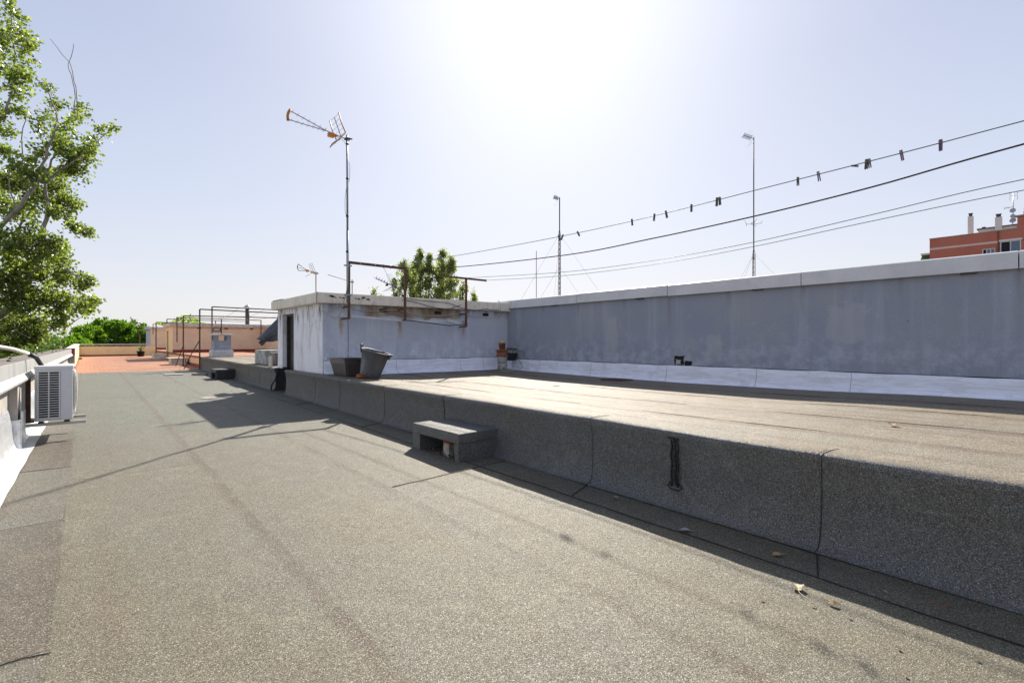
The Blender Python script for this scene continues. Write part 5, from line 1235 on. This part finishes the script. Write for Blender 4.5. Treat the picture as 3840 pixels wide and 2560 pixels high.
BLOBS = [(-1.63, 19.39, 10.67, 0.33),(-1.77, 20.41, 10.35, 0.47),(-1.43, 19.61, 10.11, 0.42),(-1.25, 20.13, 10.28, 0.35),(-1.61, 20.51, 9.68, 0.59),(-1.31, 18.61, 8.46, 0.36),(-1.62, 18.73, 8.19, 0.43),(-1.6, 21.12, 8.56, 0.32),(-1.69, 19.51, 7.36, 0.22),(-1.74, 19.48, 6.74, 0.22),(-0.86, 20.93, 9.31, 0.18),(-0.76, 19.31, 8.18, 0.25),(-0.87, 20.48, 8.0, 0.41),(-1.05, 19.59, 7.11, 0.35),(-0.67, 19.72, 7.41, 0.39),(-0.29, 17.96, 7.25, 0.29),(-0.1, 19.21, 8.35, 0.17),(-0.14, 19.93, 8.27, 0.2),(-0.42, 19.17, 6.92, 0.46),(-0.01, 19.45, 6.94, 0.28),(-0.25, 19.45, 6.41, 0.4),(0.04, 17.42, 6.59, 0.2),(0.29, 19.23, 7.44, 0.16),(0.46, 18.6, 7.52, 0.14),(0.58, 17.64, 7.41, 0.09),(-1.2, 18.41, 5.99, 0.5),(-0.75, 20.46, 6.31, 0.57),(-1.69, 20.13, 6.03, 0.46),(-1.03, 20.28, 5.57, 0.48),(-1.61, 21.25, 5.5, 0.57),(-0.43, 19.74, 5.72, 0.28),(-0.2, 20.14, 5.61, 0.13),(-0.64, 18.98, 5.06, 0.2),(-0.41, 19.97, 5.21, 0.1),(-0.27, 18.81, 4.71, 0.09),(-0.07, 20.07, 4.8, 0.12),(0.11, 19.74, 4.75, 0.09),(-1.53, 18.9, 4.16, 0.65),(-1.05, 18.59, 4.18, 0.58),(-0.68, 18.5, 4.29, 0.3),(-0.6, 20.62, 4.07, 0.37),(-1.51, 19.86, 3.4, 0.76),(-0.96, 19.94, 3.46, 0.71),(-0.41, 18.5, 3.21, 0.37),(-0.13, 18.87, 3.19, 0.23),(0.13, 18.28, 3.08, 0.14),(-1.6, 19.7, 2.55, 0.68),(-1.01, 19.87, 2.59, 0.63),(-0.48, 19.4, 2.59, 0.43),(-0.07, 19.98, 2.65, 0.21),(0.17, 19.12, 2.65, 0.1),(0.05, 19.94, 2.4, 0.18),(-1.67, 21.23, 1.91, 0.65),(-1.08, 21.11, 1.92, 0.5),(-0.61, 19.77, 2.05, 0.32),(-0.12, 17.85, 2.22, 0.16),(-1.79, 21.35, 1.33, 0.41),(-1.26, 21.19, 1.5, 0.33),(-2.54, 22.14, 11.1, 0.9),(-2.48, 21.1, 8.28, 0.94),(-2.47, 21.52, 6.04, 0.96),(-2.34, 19.94, 3.48, 0.96),(-2.52, 21.9, 2.07, 0.97),(-2.13, 20.81, 12.03, 0.62),(-1.7, 19.59, 11.34, 0.3)]
T = thing('poplar_tree', 'large poplar with pale limbs filling the left edge beyond the parapet', 'tree', (-2.9, 21.3, -11))
b = MB(); branchy(b, [(-2.9, 21.3, -11), (-3.0, 21.4, -6), (-2.9, 21.2, -2), (-2.7, 21.0, .8), (-2.5, 21.1, 3.2), (-2.6, 21.3, 6), (-2.5, 21.4, 10)], .34, .05, 0, 1, .04)
for i, l in enumerate(LIMBS):
    r0 = [.11, .016, .014, .07, .07, .03, .02, .035, .04, .04, .055, .02, .03][i]; branchy(b, l, r0, .007, 0, i+3, .03)
b.build('trunk', 'bark', T)
rr = random.Random(11); b = MB(); tw = MB()
def on_limbs():
    l = rr.choice(LIMBS); k = rr.randrange(1, len(l)); return Vector(l[k])
camv = Vector((0, 0, 1.4))
for bi, (x, y, z, r_) in enumerate(BLOBS):
    c = Vector((x, y, z)); n_ = int(min(6000, 90+1500*r_**1.75)*(.65 if z > 7 else 1.3))
    # sub clumps: twigs with leaves
    ntw = max(3, int(n_/22))
    near_l = min((Vector(p) for l in LIMBS for p in l), key=lambda p: (p-c).length)
    for t_ in range(ntw):
        d = Vector((rr.gauss(0, 1), rr.gauss(0, 1), rr.gauss(0, 1))).normalized()*r_*rr.random()**.45
        tip = c+Vector((d.x, d.y*1.3, d.z)); base = tip.lerp(near_l, .35)+Vector((0, 0, -.1*r_)); dv = tip-base
        if dv.length > .5: base = tip-dv.normalized()*.5; dv = tip-base
        tw.tube([base, base.lerp(tip, .5)+Vector((rr.uniform(-.02, .02), rr.uniform(-.02, .02), .01)), tip], [.006, .004, .002], 0, 4, False)
        for k in range(22):
            u = rr.random()**.7; p = base.lerp(tip, u)+Vector((rr.gauss(0, .08), rr.gauss(0, .08), rr.gauss(0, .08)))
            leaf_quad(b.bm, p, rr.uniform(.06, .11), rq(rr))
b.build('crown', 'leaf', T, False); tw.build('twigs', 'twigbark', T)

# poplars behind the near hut: tall thin columns
POP = [(14.71, 30.98, 4.99, 0.13),(15.32, 31.11, 4.52, 0.13),(16.25, 30.96, 5.68, 0.28),(16.73, 30.54, 7.24, 0.45),(18.0, 31.42, 7.04, 0.45),(17.84, 30.23, 7.93, 0.43),(18.54, 30.28, 7.57, 0.54),(19.7, 30.6, 7.45, 0.45),(19.32, 29.6, 7.89, 0.42),(19.36, 28.64, 7.29, 0.51),(20.38, 28.68, 5.84, 0.33),(21.58, 28.95, 5.04, 0.26)]
PLAB = ['leftmost low poplar tip behind the hut roof', 'second low poplar tip behind the yagi antenna', 'short poplar shoot beside the yagi antenna', 'slender poplar directly behind the second frame post', 'poplar with loose top left of the pair', 'tallest poplar of the left group', 'broad poplar in the middle of the group', 'poplar right of the gap with small top', 'tall narrow poplar of the right group', 'broad poplar left of the T post', 'short poplar right of the T post', 'smallest separate poplar tip on the right']
for (x, y, z, r_), lab in zip(POP, PLAB):
    T = thing('poplar_tree', lab, 'tree', (x, y, -11), 'poplars behind the near hut'); rr = random.Random(int(x*100))
    b = MB(); b.tube([(x, y, -11), (x+.1, y, -4), (x-.05, y, 2), (x, y, z-.1)], [.16, .12, .05, .008], 0, 6)
    for k in range(10):
        zz = rr.uniform(1.0, z-.8) if z > 2.5 else 1; a = rr.uniform(0, 6.28); b.tube([(x, y, zz-.8), (x+r_*.5*math.cos(a), y+r_*.5*math.sin(a), zz), (x+r_*.6*math.cos(a), y+r_*.6*math.sin(a), zz+.8)], [.03, .015, .005], 0, 4)
    b.build('trunk', 'twigbark', T)
    b = MB(); zb = -1.5; n_ = int(1150*(z-1.5)*r_*1.9)+260
    cl = [(zz, rr.uniform(0, 6.28), rr.random()) for zz in [rr.uniform(1.2, z) for _ in range(int(10+26*(z-1.5)*r_*1.6))]]
    for k in range(n_):
        zz, a, u = rr.choice(cl); w_ = r_*1.35*min(1.15, .22+.95*((z-zz)/2.2)**.7)*(.8+.35*math.sin(zz*4.3+x*3)+.2*math.sin(zz*11+a))
        c = Vector((x+w_*u**.5*math.cos(a)*.95, y+w_*u**.5*math.sin(a)*.95, zz))+Vector((rr.gauss(0, .10), rr.gauss(0, .10), rr.gauss(0, .13)))
        leaf_quad(b.bm, c, rr.uniform(.07, .13), rq(rr))
    for k in range(int(300*r_)):    # unseen lower foliage
        zz = rr.uniform(-6, 1.2); a = rr.uniform(0, 6.28); c = Vector((x+r_*1.2*rr.random()*math.cos(a), y+r_*1.2*rr.random()*math.sin(a), zz)); leaf_quad(b.bm, c, .3, rq(rr))
    b.build('crown', 'leaf2', T, False)

# pines beyond the terracotta terrace
PIN = [(-4.32, 56.92, 1.23, 2.19),(-3.07, 63.8, 1.9, 2.01),(-1.69, 67.91, 2.55, 2.05),(0.18, 72.91, 3.42, 1.66),(1.8, 78.13, 4.42, 1.6),(2.82, 74.59, 4.07, 1.5),(4.4, 75.86, 3.93, 1.45),(5.33, 72.39, 3.1, 1.2),(-0.96, 60.63, 1.89, 1.72)]
PL2 = ['dark green pine lowest at the left behind the parapet', 'pine second from the left behind the poplar foliage', 'rounded pine left of the bright clump', 'bright green pine bulging above the parapet', 'tallest pine in the row beyond the terrace', 'pine with spiky top right of the tallest', 'pine second from the right end of the row', 'rightmost low pine next to the far hut', 'nearest bright rounded pine over the far parapet']
for (x, y, z, r_), lab in zip(PIN, PL2):
    T = thing('pine_tree', lab, 'tree', (x, y, -11), 'pines beyond the terracotta terrace'); rr = random.Random(int(y*10))
    b = MB(); b.tube([(x, y, -11), (x+.2, y, -5), (x, y, z-1.0)], [.25, .2, .05], 0, 7)
    for k in range(9):
        a = rr.uniform(0, 6.28); zz = rr.uniform(z-5, z-1.2); b.tube([(x, y, zz-.6), (x+r_*.7*math.cos(a), y+r_*.7*math.sin(a), zz)], [.07, .02], 0, 4)
    b.build('trunk', 'twigbark', T)
    b = MB(); C_ = []
    for k in range(150):
        a = rr.uniform(0, 6.28); e_ = rr.random(); rad = r_*(.35+.65*rr.random())*1.15; zz = z-.35-(1-math.sqrt(max(0, 1-min(1, rad/(r_*1.2))**2)))*r_*.9-abs(rr.gauss(0, 1.9))
        C_.append(Vector((x+rad*math.cos(a), y+rad*math.sin(a)*.9, zz)))
    C_.append(Vector((x, y, z-.35)))
    for c in C_:
        cr = rr.uniform(.28, .5)
        for s_ in range(34):
            d = Vector((rr.gauss(0, .7), rr.gauss(0, .7), rr.gauss(.55, .6))).normalized(); p0 = c+d*cr*.35; p1 = c+d*cr*rr.uniform(.7, 1.25)+Vector((0, 0, .08))
            s1 = d.cross(Vector((rr.gauss(0, 1), rr.gauss(0, 1), rr.gauss(0, 1)))).normalized()
            for q in range(3):
                s2 = Quaternion(d, q*1.05) @ s1; b.face([p0, p0.lerp(p1, .6)-s2*.055, p1, p0.lerp(p1, .6)+s2*.055])
    b.build('crown', 'needle', T, False)
# low dark shrubs under the poplar, behind the near parapet
HB = [(-3.2, 26, -.3, 2.2, 'dark shrubby tree directly behind the near parapet'), (-4.5, 33, .2, 2.8, 'dark leafy tree in the shade below the poplar'), (-2.6, 38, .0, 2.0, 'dark tree behind the middle of the parapet'), (-3.4, 47, .6, 2.4, 'dark tree at the far end of the left parapet')]
for x, y, z, r_, lab in HB:
    T = thing('broadleaf_tree', lab, 'tree', (x, y, -11), 'dark trees below the poplar'); rr = random.Random(int(y))
    b = MB(); b.tube([(x, y, -11), (x, y, z)], [.2, .05], 0, 7); b.build('trunk', 'twigbark', T)
    b = MB()
    for k in range(2600):
        d = Vector((rr.gauss(0, 1), rr.gauss(0, 1), rr.gauss(0, .8))).normalized(); q = 1+.18*math.sin(d.x*7+y)+.15*math.sin(d.y*9+d.z*6)
        leaf_quad(b.bm, Vector((x, y, z))+Vector((d.x*r_, d.y*r_, d.z*r_*.65))*q*rr.uniform(.75, 1.02), rr.uniform(.14, .26), rq(rr))
    b.build('crown', 'darkleaf', T, False)
# vine on the cream hut and sprig beyond
T = thing('vine_bush', 'bright yellow green vine spilling over the cream hut roof', 'plant', (5.0, 40.4, .8)); rr = random.Random(5)
b = MB(); b.tube([(5.1, 40.6, .8), (5.1, 40.6, 2.6)], .03, 0, 5); b.build('stem', 'twigbark', T)
b = MB()
for k in range(420):
    u = rr.random(); c = Vector((3.8+u*2.6+rr.gauss(0, .1), 40.3+rr.gauss(0, .25), 2.55+(.75*math.exp(-((u-.55)/.25)**2))*rr.random()+rr.random()*.12)); leaf_quad(b.bm, c, rr.uniform(.12, .2), rq(rr))
b.build('leaves', 'vine', T, False)
T = thing('tree_sprig', 'thin leafy tree top above the farthest white hut side', 'tree', (3.6, 56, -11))
b = MB(); b.tube([(3.6, 56, -11), (3.7, 56, 2.0), (3.3, 56, 3.3)], [.15, .05, .01], 0, 5); b.build('trunk', 'twigbark', T)
b = MB()
for k in range(170):
    u = rr.random(); c = Vector((3.1+u*1.1+rr.gauss(0, .1), 56+rr.gauss(0, .2), 3.4-u*1.0+rr.gauss(0, .12))); leaf_quad(b.bm, c, rr.uniform(.1, .18), rq(rr))
b.build('crown', 'darkleaf', T, False)
